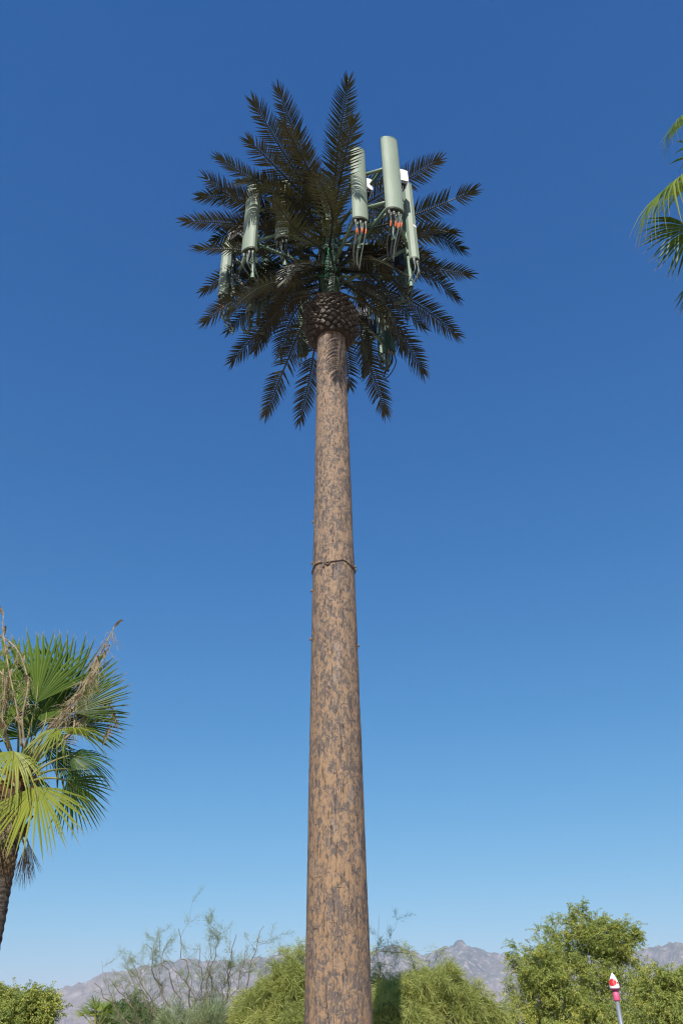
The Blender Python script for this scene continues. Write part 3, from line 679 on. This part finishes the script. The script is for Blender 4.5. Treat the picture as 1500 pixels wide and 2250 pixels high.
def palm_left():
    Y = 12.6; c = at(36, 1735, Y)
    root = thing('fan_palm', 'fan palm with ragged crown and dry flower stalks at the left edge', 'palm tree', (c.x, Y, 0))
    palm_trunk(root, c.x, Y, c.z - .1, .30, .205)
    mb = MB(); mb.tube([Vector((c.x, Y, c.z - .75)), Vector((c.x, Y, c.z - .3)), Vector((c.x, Y, c.z + .25))], [.21, .25, .13], 20)
    mb.build('crown_core', M['boots'], root, smooth=True)
    for i in range(46):                             # old cut leaf bases around the heart
        a = i * 2.4; z = c.z - .70 + .92 * i / 46; rr = .25 - .08 * max(0, (z - c.z) / .3)
        e = Vector((math.cos(a), math.sin(a), 0)); p = Vector((c.x, Y, z)) + e * (rr - .04); g = Vector((-e.y, e.x, 0)); u = Vector((0, 0, 1))
        mb = MB(); q = p + e * .10 + u * .17
        mb.add([p - g * .06 - u * .03, p + g * .06 - u * .03, p + e * .05 - u * .02, q - g * .028, q + g * .028, q + e * .025], [(0,1,4,3), (1,2,5,4), (2,0,3,5), (3,4,5)])
        mb.build('leaf_base', M['boots'], root)
    def P(px, py, dy=0.0): return at(px, py, Y + dy)
    heart = Vector((c.x, Y, c.z + .1)); k = 0
    # (hub px, tip px, dy of hub, dy of tip, facing blend towards camera, radius factor, options)
    L = [((80, 1545), (98, 1374), -.25, -.2, 1.0, dict(spread=120, tint=.30, droop=.06)),
         ((40, 1540), (20, 1385), .35, .5, 1.0, dict(spread=130, tint=.45, droop=.08)),
         ((135, 1550), (195, 1385), .15, .3, 1.0, dict(spread=105, tint=.22, droop=.06)),
         ((160, 1565), (282, 1490), .1, .1, .9, dict(spread=95, tint=.20, droop=.05)),
         ((150, 1590), (285, 1560), .5, .7, .6, dict(spread=110, tint=.12, droop=.15)),
         ((150, 1612), (240, 1575), -.55, -.9, .1, dict(spread=140, tint=.80, droop=.45, fused=.35)),
         ((125, 1600), (80, 1650), -.7, -1.1, .35, dict(spread=110, tint=.75, droop=.5, fused=.35)),
         ((155, 1660), (262, 1690), .35, .6, .5, dict(spread=140, tint=.10, droop=.35)),
         ((150, 1690), (200, 1740), .6, 1.0, .5, dict(spread=150, tint=.12, droop=.4)),
         ((148, 1716), (225, 1800), -.1, .2, .8, dict(spread=125, tint=.16, droop=.22)),
         ((80, 1728), (95, 1855), -.7, -1.0, .8, dict(spread=150, tint=.86, droop=.20, fused=.46)),
         ((30, 1650), (25, 1730), -.8, -1.2, .3, dict(spread=150, tint=.92, droop=.5, fused=.45)),
         ((-60, 1560), (-80, 1400), 0, 0, 1.0, dict(spread=130, tint=.4, droop=.1)),
         ((-110, 1620), (-240, 1560), 0, 0, .8, dict(spread=130, tint=.4, droop=.2)),
         ((-100, 1700), (-220, 1760), -.2, -.4, .8, dict(spread=140, tint=.6, droop=.25)),
         ((-30, 1740), (-60, 1860), -.5, -.8, .8, dict(spread=140, tint=.7, droop=.2)),
         ((10, 1600), (-30, 1480), -.5, -.7, .9, dict(spread=120, tint=.5, droop=.25)),
         ((100, 1590), (110, 1470), -.1, .3, .7, dict(spread=100, tint=.35, droop=.5)),
         ((60, 1700), (30, 1760), .9, 1.5, .3, dict(spread=140, tint=.2, droop=.4)),
         ((-60, 1650), (-120, 1640), .9, 1.6, .3, dict(spread=140, tint=.2, droop=.3)),
         ((60, 1580), (90, 1520), .9, 1.5, .4, dict(spread=140, tint=.2, droop=.3)),
         ((110, 1600), (185, 1515), .35, .6, .9, dict(spread=110, tint=.14, droop=.15)), ((95, 1635), (175, 1640), .5, .7, .7, dict(spread=140, tint=.10, droop=.35)),
         ((70, 1620), (30, 1535), .45, .7, .9, dict(spread=130, tint=.2, droop=.2)), ((120, 1665), (205, 1690), .7, 1.0, .6, dict(spread=140, tint=.12, droop=.4)),
         ((5, 1620), (-60, 1560), .3, .5, .9, dict(spread=130, tint=.3, droop=.2)), ((100, 1560), (130, 1440), .4, .6, 1.0, dict(spread=100, tint=.2, droop=.1))]
    for hub, tip, d0, d1, fc, kw in L:
        h = P(*hub, d0); t = P(*tip, d1); d = t - h; n = CAMV(h) * fc + Vector((0, 0, 1)) * (1.05 - fc)
        fan_frond(root, heart + (h - heart).normalized() * .12, h, d, n, d.length * 1.05, seed=k, **kw); k += 1
    for hub, tip, dy, sp in (((55, 1860), (50, 1955), -.15, 40), ((62, 1850), (70, 1935), .05, 40), ((5, 1850), (-4, 1935), -.25, 60), ((20, 1860), (22, 1930), -.22, 50), ((-30, 1850), (-40, 1950), 0, 60), ((-10, 1870), (-14, 1990), -.22, 40)):
        h = P(*hub, dy); t = P(*tip, dy); d = t - h
        fan_frond(root, heart + Vector((0, 0, -.5)) + (h - heart) * .15, h, d, CAMV(h), d.length, dry=True, seed=k, spread=sp, nseg=30, droop=.05, tint=.3, jit=.25); k += 1
    # dried flower stalks
    def stalk(pts, r=.017, twigs=0, seed=0):
        r_ = random.Random(seed); W = catmull([P(*p) for p in pts], 30)
        mb = MB(); mb.tube(W, [r * (1 - .55 * i / 30) for i in range(31)], 6); o = mb.build('flower_stalk', M['drystalk'], root, smooth=True)
        for i in range(5, 31, 5):                   # papery sheaths along the stalk
            p = W[i]; t = (W[min(i+1, 30)] - W[i-1]).normalized(); s = t.orthogonal().normalized(); s = Matrix.Rotation(r_.uniform(0, 6.28), 3, t) @ s; s2 = t.cross(s)
            ln = r_.uniform(.12, .26)
            mb = MB(); Q = [p, p + t * ln * .4 + s * .03, p + t * ln * .8 + s * .07, p + t * ln + s * .12 - Vector((0,0,.04))]
            wv = [.022, .032, .026, .004]
            mb.add([x for a, w in zip(Q, wv) for x in (a - s2 * w, a + s * .012, a + s2 * w)], [f for a in range(3) for f in ((a*3, a*3+1, a*3+4, a*3+3), (a*3+1, a*3+2, a*3+5, a*3+4))])
            mb.build('sheath', M['drystalk'], o)
        if twigs:
            mb = MB()
            for i in range(twigs):
                f = r_.uniform(.25, .98); p = W[int(f * 30)]; v = Vector((r_.uniform(-1, 1), r_.uniform(-1, 1), r_.uniform(-1.6, .1))).normalized() * r_.uniform(.12, .30)
                q = p + v * .5 + Vector((r_.uniform(-.04, .04), 0, 0)); e = p + v + Vector((0, 0, -.08))
                mb.tube([p, q, e], [.004, .003, .0015], 4, False)
                for _ in range(4):
                    a = q.lerp(e, r_.random()); mb.tube([a, a + Vector((r_.uniform(-1, 1), r_.uniform(-1, 1), r_.uniform(-1, .4))) * .06], [.0025, .001], 3, False)
            mb.build('seed_twigs', M['drystalk'], o)
    stalk([(70, 1640, -.3), (130, 1575, -.6), (185, 1500, -.7), (228, 1425, -.7), (251, 1378, -.7)], .020, 110, 1)
    stalk([(110, 1620, -.4), (160, 1545, -.75), (200, 1490, -.8), (228, 1448, -.8)], .018, 80, 2)
    stalk([(55, 1645, -.3), (50, 1575, -.5), (62, 1500, -.6), (40, 1430, -.6), (6, 1400, -.6)], .020, 50, 3)
    stalk([(48, 1640, -.3), (38, 1560, -.5), (20, 1470, -.6), (8, 1390, -.6), (8, 1352, -.6)], .018, 30, 4)
    stalk([(20, 1645, -.3), (5, 1580, -.6), (12, 1500, -.7), (-10, 1470, -.7), (-30, 1520, -.7)], .020, 90, 5)
    stalk([(120, 1650, -.2), (180, 1580, .3), (225, 1545, .4), (248, 1560, .4), (240, 1600, .4)], .012, 90, 6)
    stalk([(30, 1720, -.3), (40, 1760, -.7), (15, 1800, -.8), (5, 1840, -.8)], .012, 120, 7)
palm_left()
def palm_right():
    Y = 7.9; c = at(1585, 470, Y)
    root = thing('fan_palm', 'tall fan palm whose drooping fronds reach in at the right edge', 'palm tree', (c.x, Y, 0))
    palm_trunk(root, c.x, Y, c.z - .1, .32, .22)
    mb = MB(); mb.tube([Vector((c.x, Y, c.z - .8)), Vector((c.x, Y, c.z - .3)), Vector((c.x, Y, c.z + .3))], [.23, .27, .14], 20); mb.build('crown_core', M['boots'], root, smooth=True)
    heart = Vector((c.x, Y, c.z + .1)); k = 200
    def P(px, py, dy=0.0): return at(px, py, Y + dy)
    L = [((1512, 262), (1452, 268), -.4, -.6, .25, dict(spread=130, tint=.55, droop=.85)),
         ((1505, 385), (1400, 440), -.2, -.4, .35, dict(spread=120, tint=.62, droop=.70)),
         ((1520, 400), (1440, 400), .1, -.2, .2, dict(spread=150, tint=.70, droop=.75)),
         ((1518, 500), (1432, 560), .2, .3, .85, dict(spread=150, tint=.12, droop=.40)),
         ((1580, 330), (1560, 200), -.6, -.9, .5, dict(spread=140, tint=.5, droop=.4)),
         ((1660, 380), (1760, 300), -.3, -.3, .6, dict(spread=140, tint=.5, droop=.4)),
         ((1670, 480), (1790, 520), 0, 0, .6, dict(spread=140, tint=.5, droop=.4)),
         ((1600, 590), (1610, 700), .5, .8, .6, dict(spread=140, tint=.3, droop=.3)),
         ((1650, 580), (1720, 670), .4, .6, .6, dict(spread=140, tint=.3, droop=.3)),
         ((1560, 590), (1530, 690), .6, .9, .6, dict(spread=120, tint=.2, droop=.3))]
    for hub, tip, d0, d1, fc, kw in L:
        h = P(*hub, d0); t = P(*tip, d1); d = t - h; n = CAMV(h) * fc + Vector((0, 0, 1)) * (1.05 - fc)
        fan_frond(root, heart + (h - heart).normalized() * .12, h, d, n, max(d.length * .98, .78), seed=k, nseg=26, **kw); k += 1
palm_right()
def palm_small():
    Y = 29.0; c = at(212, 2262, Y)
    root = thing('fan_palm', 'small bright green fan palm far behind, below the bare-branched tree', 'palm tree', (c.x, Y, 0))
    palm_trunk(root, c.x, Y, c.z, .3, .24); heart = Vector((c.x, Y, c.z)); r_ = random.Random(4)
    for k in range(34):
        a = r_.uniform(0, 6.283); e = R_(r_.uniform(-35, 80)); d = Vector((math.cos(a) * math.cos(e), math.sin(a) * math.cos(e), math.sin(e)))
        h = heart + d * r_.uniform(.4, .6)
        o = fan_obj('fan_frond', [fan(h, d + Vector((0, 0, -.1)), Vector((0, 0, 1)) + d * .2 + CAMV(h) * .3, r_.uniform(.42, .58), spread=130, nseg=20, fused=.4, droop=.35, tint=r_.uniform(.3, .95), seed=k + 400)], M['fan'], root)
        mb = MB(); mb.tube([heart, h], [.02, .014], 5); mb.build('petiole', M['petiole'], o)
    for k in range(8):
        a = r_.uniform(0, 6.283); d = Vector((math.cos(a) * .4, math.sin(a) * .4, -1)).normalized(); h = heart + Vector((math.cos(a), math.sin(a), -.6)) * .3
        o = fan_obj('fan_frond', [fan(h, d, Vector((math.cos(a), math.sin(a), .3)), .55, spread=60, nseg=16, droop=.05, tint=.7, seed=k + 500)], M['fandry'], root); o['label'] = 'dry tan fan frond'
palm_small()

# ------------------------------------------------------------------ desert trees
M['mesq'] = m_leaf('mesquite_leaf', [(0, (0.14, 0.205, 0.058)), (.45, (0.28, 0.325, 0.085)), (.8, (0.42, 0.415, 0.095)), (1, (0.55, 0.45, 0.09))], (1.2, 1.25, .7), .35, .6, .25)
M['verde'] = m_leaf('palo_verde_leaf', [(0, (0.20, 0.245, 0.080)), (.5, (0.35, 0.375, 0.12)), (1, (0.50, 0.485, 0.15))], (1.15, 1.2, .7), .42, .6, .2)
M['sparse'] = m_leaf('grey_green_leaf', [(0, (0.13, 0.185, 0.095)), (.5, (0.23, 0.28, 0.14)), (1, (0.36, 0.38, 0.17))], (1.1, 1.15, .8), .3, .6, .25)
M['ever'] = m_leaf('evergreen_leaf', [(0, (0.02, 0.055, 0.012)), (.5, (0.06, 0.125, 0.022)), (1, (0.13, 0.21, 0.035))], (1.1, 1.2, .6), .3, .5, .3)
M['wood'] = m_simple('dark_branch_bark', (0.045, 0.035, 0.028), (0.15, 0.12, 0.095), 9, .9, .5, (1, 1, .4), .15)
M['twig'] = m_simple('brown_twig_bark', (0.085, 0.065, 0.048), (0.20, 0.16, 0.115), 9, .9, .3, (1, 1, .4), .15)
M['greenwood'] = m_simple('green_branch_bark', (0.085, 0.082, 0.045), (0.20, 0.185, 0.10), 9, .8, .3, (1, 1, .4), .2)
def unit(v): return v / np.maximum(1e-9, np.linalg.norm(v, axis=1, keepdims=True))
def lobes_points(lobes, n, rg, shell=.55):
    vol = np.array([l[1][0] * l[1][1] * l[1][2] for l in lobes]) ** .8; vol = vol / vol.sum(); pts = []
    for (c, r), f in zip(lobes, vol):
        k = max(3, int(n * f)); d = unit(rg.normal(size=(k, 3))); rad = (shell + (1 - shell) * rg.random((k, 1))) if shell > 0 else rg.random((k, 1)) ** .4
        pts.append(np.array(c) + d * rad * np.array(r))
    return np.vstack(pts)
def tree(name, label, base, lobes, kind, leafmat, woodmat, nbr=220, ntw=2600, nleaf=22, seed=0, r0=.16, stems=1, leafscale=1.0, group=None, straggle=(), fork=.28):
    rg = np.random.default_rng(seed); base = np.array(base, float)
    root = thing(name, label, 'tree', base, group)
    top = np.mean([l[0] for l in lobes], axis=0); H = top[2] - base[2]
    nodes = [base.copy()]; par = [-1]
    for s in range(stems):                         # trunk or several stems
        off = np.array([rg.normal() * .35, rg.normal() * .35, 0]) * (stems > 1); p = 0
        for f in (.12, .25, .4, .55):
            q = base + (top - base) * np.array([f * .6, f * .6, f * fork / .28 if f < .5 else f * fork / .28]) + off * f * 3 + rg.normal(size=3) * .05 * H * .3
            nodes.append(q); par.append(p); p = len(nodes) - 1
    pts = lobes_points(lobes, nbr, rg, .25)
    pts = pts[pts[:, 2] > base[2] + .4]
    if len(straggle): pts = np.vstack([pts, np.array(straggle)])
    pts = pts[np.argsort(np.linalg.norm(pts - nodes[2], axis=1))]
    ends = []
    for p in pts:
        N = np.array(nodes); dv = p - N; dist = np.linalg.norm(dv, axis=1)
        back = np.linalg.norm(N - base, axis=1) > np.linalg.norm(p - base) * .97
        cost = dist * (1 + .5 * np.clip(-dv[:, 2] / np.maximum(dist, .01), 0, 1)) + back * 2.0; cost[0] += 3
        j = int(np.argmin(cost)); d = dist[j]; k = max(1, int(d / .55)); last = j
        for i in range(1, k + 1):
            f = i / k; q = N[j] + dv[j] * f + rg.normal(size=3) * .05 * d * (1 - f) + np.array([0, 0, .10 * d * math.sin(math.pi * f)])
            nodes.append(q); par.append(last); last = len(nodes) - 1
        ends.append(last)
    N = np.array(nodes); cnt = np.zeros(len(N)); cnt[ends] = 1
    for i in range(len(N) - 1, 0, -1): cnt[par[i]] += max(cnt[i], .0)
    cnt = np.maximum(cnt, 1); rad = np.clip(r0 * (cnt / cnt[0]) ** .5, .006, r0)
    mb = MB()
    for i in range(1, len(N)):
        a, b = Vector(N[par[i]]), Vector(N[i])
        if (b - a).length < 1e-4: continue
        ra = min(rad[par[i]], rad[i] * 1.5); mb.tube([a, b], [ra, rad[i]], 6 if rad[i] > .03 else 4, False)
    mb.build('trunk', woodmat, root, smooth=True)
    # twigs start on the outer parts of the branches
    small = np.where(rad < .03 + .0 * rad)[0]; small = small[small > 0]
    idx = rg.choice(small, ntw); f = rg.random((ntw, 1)); pa = np.array(par)
    O = N[idx] * f + N[pa[idx]] * (1 - f)
    if kind == 'mesquite': O = O + rg.normal(size=O.shape) * .09
    ctr = base + (top - base) * .75
    out = unit(O - ctr + rg.normal(size=(ntw, 3)) * .3)
    clump = rg.random(len(N))[idx]
    if kind == 'mesquite':
        U = unit(out * .8 + rg.normal(size=(ntw, 3)) * .55 + np.array([0, 0, .15])); L = rg.uniform(.22, .5, (ntw, 1)) * leafscale
        s = (np.arange(nleaf) + .5) / nleaf
        side = unit(np.cross(U, rg.normal(size=(ntw, 3))))
        C = O[:, None] + U[:, None] * (L[:, None] * s[None, :, None]) + np.array([0, 0, -1]) * (.35 * L[:, None] * (s ** 2)[None, :, None])
        sg = np.where(np.arange(nleaf) % 2 == 0, 1, -1)[None, :, None]
        D = U[:, None] * .55 + side[:, None] * sg + rg.normal(size=(ntw, nleaf, 3)) * .35 + np.array([0, 0, -.25])
        D = D / np.linalg.norm(D, axis=2, keepdims=True)
        ln = rg.uniform(.055, .10, (ntw, nleaf, 1)) * leafscale; wd = rg.uniform(.011, .019, (ntw, nleaf, 1)) * leafscale
    else:
        up = .55 if kind == 'sparse' else (.05 if kind == 'weep' else .4)
        U = unit(out * .75 + rg.normal(size=(ntw, 3)) * .45 + np.array([0, 0, up])); L = rg.uniform(.25, .6, (ntw, 1)) * leafscale
        s = (np.arange(nleaf) + .5) / nleaf
        dr = .6 if kind == 'weep' else .15
        C = O[:, None] + U[:, None] * (L[:, None] * s[None, :, None]) + np.array([0, 0, -1]) * (dr * L[:, None] * (s ** 2)[None, :, None])
        D = U[:, None] * 1.1 + rg.normal(size=(ntw, nleaf, 3)) * .6 + np.array([0, 0, -.55 if kind == 'weep' else .1])
        D = D / np.linalg.norm(D, axis=2, keepdims=True)
        ln = rg.uniform(.12, .26, (ntw, nleaf, 1)) * leafscale; wd = rg.uniform(.0035, .006, (ntw, nleaf, 1)) * leafscale * (1.25 if kind == 'weep' else 1.0)
    Wv = np.cross(D, rg.normal(size=D.shape)); Wv = Wv / np.maximum(1e-6, np.linalg.norm(Wv, axis=2, keepdims=True))
    a = C; b = C + D * ln * .55; e = C + D * ln + np.array([0, 0, -.12]) * ln
    Q = np.stack([a, b - Wv * wd, e, b + Wv * wd], axis=2).reshape(-1, 4, 3)
    T = np.clip(.28 + .44 * np.repeat(clump, nleaf) + rg.normal(size=ntw * nleaf) * .14 + .10 * (rg.random(ntw * nleaf) < .08), 0, 1)
    soup('crown', Q, leafmat, root, T)
    # fine twigs as their own thin wood
    mt = MB()
    for i in range(0, ntw, 3 if kind == 'mesquite' else 2):
        p = Vector(O[i]); q = p + Vector(U[i]) * float(L[i, 0]) * .6; mt.add([p - Vector((.004, 0, 0)), p + Vector((.004, 0, 0)), q], [(0, 1, 2)])
    mt.build('twigs', woodmat, root)['kind'] = 'stuff'
    return root
def lb(px, py, Y, rx, rz, ry=None, f=1.0):         # lobe from a photo position and pixel radii
    c = at(px, py, Y); k = (c - EYE).dot(CR @ Vector((0, 0, -1))) / FPX
    return (tuple(c), (rx * k, (ry or rx) * k * f, rz * k))
def gb(px, Y): c = at(px, 2300, Y); return (c.x, Y, 0.0)
tree('mesquite_tree', 'large rounded mesquite tree behind the toy rocket on a pole', gb(1265, 37), [lb(1250, 2190, 37, 130, 120), lb(1300, 2070, 37, 80, 70), lb(1235, 2085, 37.5, 55, 70), lb(1185, 2130, 36, 80, 85), lb(1360, 2090, 37, 62, 80),
      lb(1380, 2190, 36.5, 60, 100), lb(1150, 2240, 36, 60, 70), lb(1300, 2260, 35.5, 130, 80), lb(1345, 2030, 37, 40, 35), lb(1265, 2022, 37, 45, 35), lb(1395, 2045, 37, 25, 35)],
     'mesquite', M['mesq'], M['wood'], nbr=800, ntw=9500, nleaf=20, seed=11, r0=.075, stems=2)
tree('mesquite_tree', 'low yellowish mesquite thicket at the right edge past the large mesquite', gb(1490, 33), [lb(1455, 2190, 33, 70, 70), lb(1520, 2160, 33, 70, 70), lb(1480, 2250, 32, 90, 70), lb(1560, 2220, 33, 80, 80)],
     'mesquite', M['mesq'], M['wood'], nbr=380, ntw=4800, nleaf=20, seed=12, r0=.12, stems=2)
tree('mesquite_tree', 'olive green mesquite tree at the lower left edge beside the small palm', gb(40, 30), [lb(50, 2238, 30, 80, 62), lb(-30, 2210, 30, 80, 56), lb(95, 2206, 30, 42, 34), lb(-10, 2270, 29, 105, 55), lb(75, 2184, 30, 22, 18)],
     'mesquite', M['mesq'], M['wood'], nbr=400, ntw=5200, nleaf=20, seed=13, r0=.12, stems=2)
tree('palo_verde_tree', 'feathery yellow-green palo verde right of the trunk with trunk shadow on it', gb(930, 24), [lb(930, 2212, 24, 120, 74), lb(860, 2184, 26.5, 60, 64), lb(850, 2205, 25.2, 45, 55), lb(985, 2166, 24, 60, 48), lb(1030, 2220, 24, 60, 70), lb(1060, 2250, 24, 50, 60), lb(880, 2245, 22.8, 70, 55), lb(780, 2230, 24.5, 60, 60)],
     'weep', M['verde'], M['greenwood'], nbr=380, ntw=6500, nleaf=18, seed=14, r0=.13, stems=3,
     straggle=[at(835, 2090, 24.3), at(965, 2085, 24.4), at(900, 2095, 24)])
tree('palo_verde_tree', 'feathery light green palo verde left of the trunk', gb(610, 24), [lb(620, 2190, 24, 55, 70), lb(650, 2148, 24, 30, 52), lb(560, 2230, 24, 50, 45), lb(630, 2250, 23.5, 90, 50), lb(690, 2180, 24.5, 50, 60)],
     'weep', M['verde'], M['greenwood'], nbr=240, ntw=3800, nleaf=18, seed=15, r0=.12, stems=3, straggle=[at(612, 2085, 24.3), at(655, 2070, 24.3)])
def wispy(name, label, base, ends, seed, leafmat, woodmat, r0=.055, dens=1.0):
    rg = random.Random(seed); base = Vector(base); root = thing(name, label, 'tree', base); mb = MB(); tw = []
    def limb(P, r, depth):
        n = max(6, int(len(P) * 5)); C = catmull(P, n)
        L = sum((C[i+1] - C[i]).length for i in range(n))
        C = [c + Vector((rg.gauss(0, 1), rg.gauss(0, 1), rg.gauss(0, 1))) * (.012 * L * (0 < i < n)) for i, c in enumerate(C)]
        mb.tube(C, [max(.0032, r * (1 - .86 * i / n)) for i in range(n + 1)], 6 if r > .02 else 4, False)
        if depth >= 2:
            for i in range(1, n + 1): tw.append((C[i], (C[i] - C[i-1]).normalized(), depth))
            return
        k = int({0: 9, 1: 5}[depth] * dens * rg.uniform(.8, 1.3))
        for _ in range(k):
            f = rg.uniform(.38 if depth == 0 else .2, .98); i = min(n - 1, int(f * n)); t = (C[i+1] - C[i]).normalized()
            v = (t * 1.1 + Vector((rg.gauss(0, .95), rg.gauss(0, .6), rg.gauss(.12, .42)))).normalized()
            l = L * {0: .23, 1: .40}[depth] * rg.uniform(.6, 1.2)
            p = C[i]; q = p + v * l * .5 + Vector((rg.gauss(0, .05), rg.gauss(0, .05), 0)) * l; e = p + v * l + Vector((0, 0, .08 * l))
            limb([p, q, e], r * (1 - .86 * f) * .7, depth + 1)
    for px, py, Y, fx in ends:
        e = at(px, py + 12, Y); f0 = base + Vector(((e.x - base.x) * .10, (e.y - base.y) * .1, 1.0 + rg.uniform(-.3, .3))); m = f0.lerp(e, .5) + Vector(((e.x - base.x) * fx, 0, rg.uniform(-.1, .15)))
        limb([base + Vector(((e.x - base.x) * .03, rg.uniform(-.1, .1), 0)), f0, m, e], r0 * rg.uniform(.7, 1.1), 0)
    mb.build('trunk', woodmat, root, smooth=True)
    g = np.random.default_rng(seed); K = 3
    O = np.array([t[0] for t in tw]).repeat(K, 0); U = np.array([t[1] for t in tw]).repeat(K, 0); n = len(O)
    D = unit(U * .9 + g.normal(size=(n, 3)) * .5 + np.array([0, 0, .15])); ln = g.uniform(.08, .20, (n, 1)); wd = g.uniform(.0025, .0045, (n, 1))
    O = O + g.normal(size=(n, 3)) * .03
    Wv = unit(np.cross(D, g.normal(size=(n, 3)))); b = O + D * ln * .5; e = O + D * ln
    soup('crown', np.stack([O, b - Wv * wd, e, b + Wv * wd], 1), leafmat, root, np.clip(.45 + g.normal(size=n) * .2, 0, 1))
    print('wispy', n)
wispy('palo_verde_tree', 'thin wispy palo verde branches rising just right of the trunk', gb(800, 29),
      [(832, 1998, 29, .02), (850, 2045, 29.2, .03), (862, 2078, 28.8, .04), (967, 2078, 29.3, .06), (700, 2090, 29, .0)], 21, M['sparse'], M['greenwood'], r0=.012, dens=.5)
wispy('palo_verde_tree', 'sparse almost leafless palo verde with bare branches against the sky', gb(455, 27),
      [(580, 2022, 27.4, .05), (548, 2065, 26.6, .06), (520, 2040, 27.5, .0), (478, 2035, 26.8, .0), (440, 2070, 27.5, -.05), (392, 2028, 27, .0), (360, 2075, 26.4, .02), (322, 2062, 27.2, .06), (285, 2085, 26.8, .08),
       (208, 2148, 27.2, .05), (250, 2150, 26.6, .05), (300, 2140, 27.6, .05), (275, 2110, 27.3, .06), (460, 2060, 26.5, .0), (585, 2100, 27.3, .05), (600, 2150, 26.7, .05), (330, 2200, 26.5, .05), (545, 2180, 26.4, .0), (420, 2130, 26.2, .0), (500, 2120, 27.8, .0)], 16, M['sparse'], M['twig'], dens=.85)
tree('evergreen_tree', 'dense dark green rounded tree behind the bare-branched palo verde', gb(300, 41), [lb(285, 2215, 41, 50, 25), lb(330, 2235, 41, 40, 25), lb(255, 2235, 41, 35, 25), lb(300, 2260, 41, 70, 40)],
     'mesquite', M['ever'], M['wood'], nbr=140, ntw=1800, nleaf=22, seed=17, r0=.14)
tree('palo_verde_tree', 'low olive shrubby palo verde under the bare-branched tree', gb(470, 25), [lb(480, 2255, 25, 90, 35, 50), lb(390, 2262, 25, 60, 30, 40), lb(560, 2262, 25, 50, 35, 40)],
     'sparse', M['sparse'], M['greenwood'], nbr=120, ntw=900, nleaf=14, seed=18, r0=.06, stems=4)

# ------------------------------------------------------------------ toy rocket on a pole
def rocket():
    Y = 18.0; top = at(1342.5, 2137, Y); bot = at(1351, 2178, Y); k = (top - EYE).dot(CR @ Vector((0, 0, -1))) / FPX
    x = (at(1352, 2185, Y)).x; zb = at(1351, 2173, Y).z; zt = top.z; w = 21 * k / 2
    root = thing('rocket_pole', 'white toy rocket with red portholes and pink collar on a grey pole', 'rocket pole', (x, Y, 0))
    zc0, zc1 = at(1355, 2199, Y).z, zb
    mb = MB(); mb.tube([(x, Y, 0), (x, Y, zc0 + .02)], w * .44, 18); mb.build('pole', mat('galvanised_pole', (.36, .38, .40), .4, .6), root, smooth=True)
    pink = m_simple('pink_plastic', (.55, .075, .17), (.62, .11, .21), 8, .45); purple = mat('purple_plastic', (.20, .03, .11), .45)
    h = zc1 - zc0
    mb = MB(); mb.lathe((x, Y, 0), [(w * .60, zc0), (w * .66, zc0 + .01), (w * .62, zc0 + h * .68), (w * .5, zc0 + h * .74)], 24); mb.build('collar', pink, root, smooth=True)
    mb = MB(); mb.lathe((x, Y, 0), [(w * .55, zc0 + h * .73), (w * .6, zc0 + h * .86), (w * 1.0, zc0 + h * .95), (w * 1.02, zc1), (w * .9, zc1 + .002)], 24); mb.build('flange', purple, root, smooth=False)
    H = zt - zb; wh = mat('white_plastic', (.80, .80, .78), .4)
    prof = [(w * .96, zb + .003), (w, zb + .02)] + [(w * (1 - (f ** 2.3)) * (1 if f > .12 else 1.0) + .003, zb + H * f) for f in np.linspace(.14, 1, 18)]
    def rad(f): return w * (1 - f ** 2.3) + .003 if f > .14 else w
    mb = MB(); mb.lathe((x, Y, 0), prof, 32); mb.build('nose_cone', wh, root, smooth=True)
    red = mat('red_disc', (.62, .015, .02), .4)
    for ac, fc, ra, rz in ((-122, .40, .85, .23), (-58, .36, .20, .06)):
        n = 28; V = []
        for ring in (0, .5, 1):
            for j in range(n):
                t = 2 * math.pi * j / n; a = R_(ac) + ra * ring * math.cos(t); f = fc + rz * ring * math.sin(t); rr = rad(f) + .008
                V.append((x + rr * math.cos(a), Y + rr * math.sin(a), zb + H * f))
        F = [(i*n+j, i*n+(j+1)%n, (i+1)*n+(j+1)%n, (i+1)*n+j) for i in range(2) for j in range(n)]
        mb = MB(); mb.add(V, F); mb.build('porthole', red, root)
rocket()

# ------------------------------------------------------------------ haze
def build_haze():
    mb = MB(); mb.box((0, 4000, 849), 44000, 40000, 1700)
    m = bpy.data.materials.new('haze_air'); m.use_nodes = True; nt = m.node_tree; nt.nodes.clear()
    out = nt.nodes.new('ShaderNodeOutputMaterial'); v = nt.nodes.new('ShaderNodeVolumePrincipled')
    v.inputs['Color'].default_value = (0.65, 0.80, 1.0, 1); v.inputs['Density'].default_value = 4.4e-5; v.inputs['Anisotropy'].default_value = 0.0
    nt.links.new(v.outputs[0], out.inputs['Volume'])
    o = mb.build('haze', m); o['kind'] = 'stuff'; o['label'] = 'thin bluish haze in front of the mountains'
build_haze()
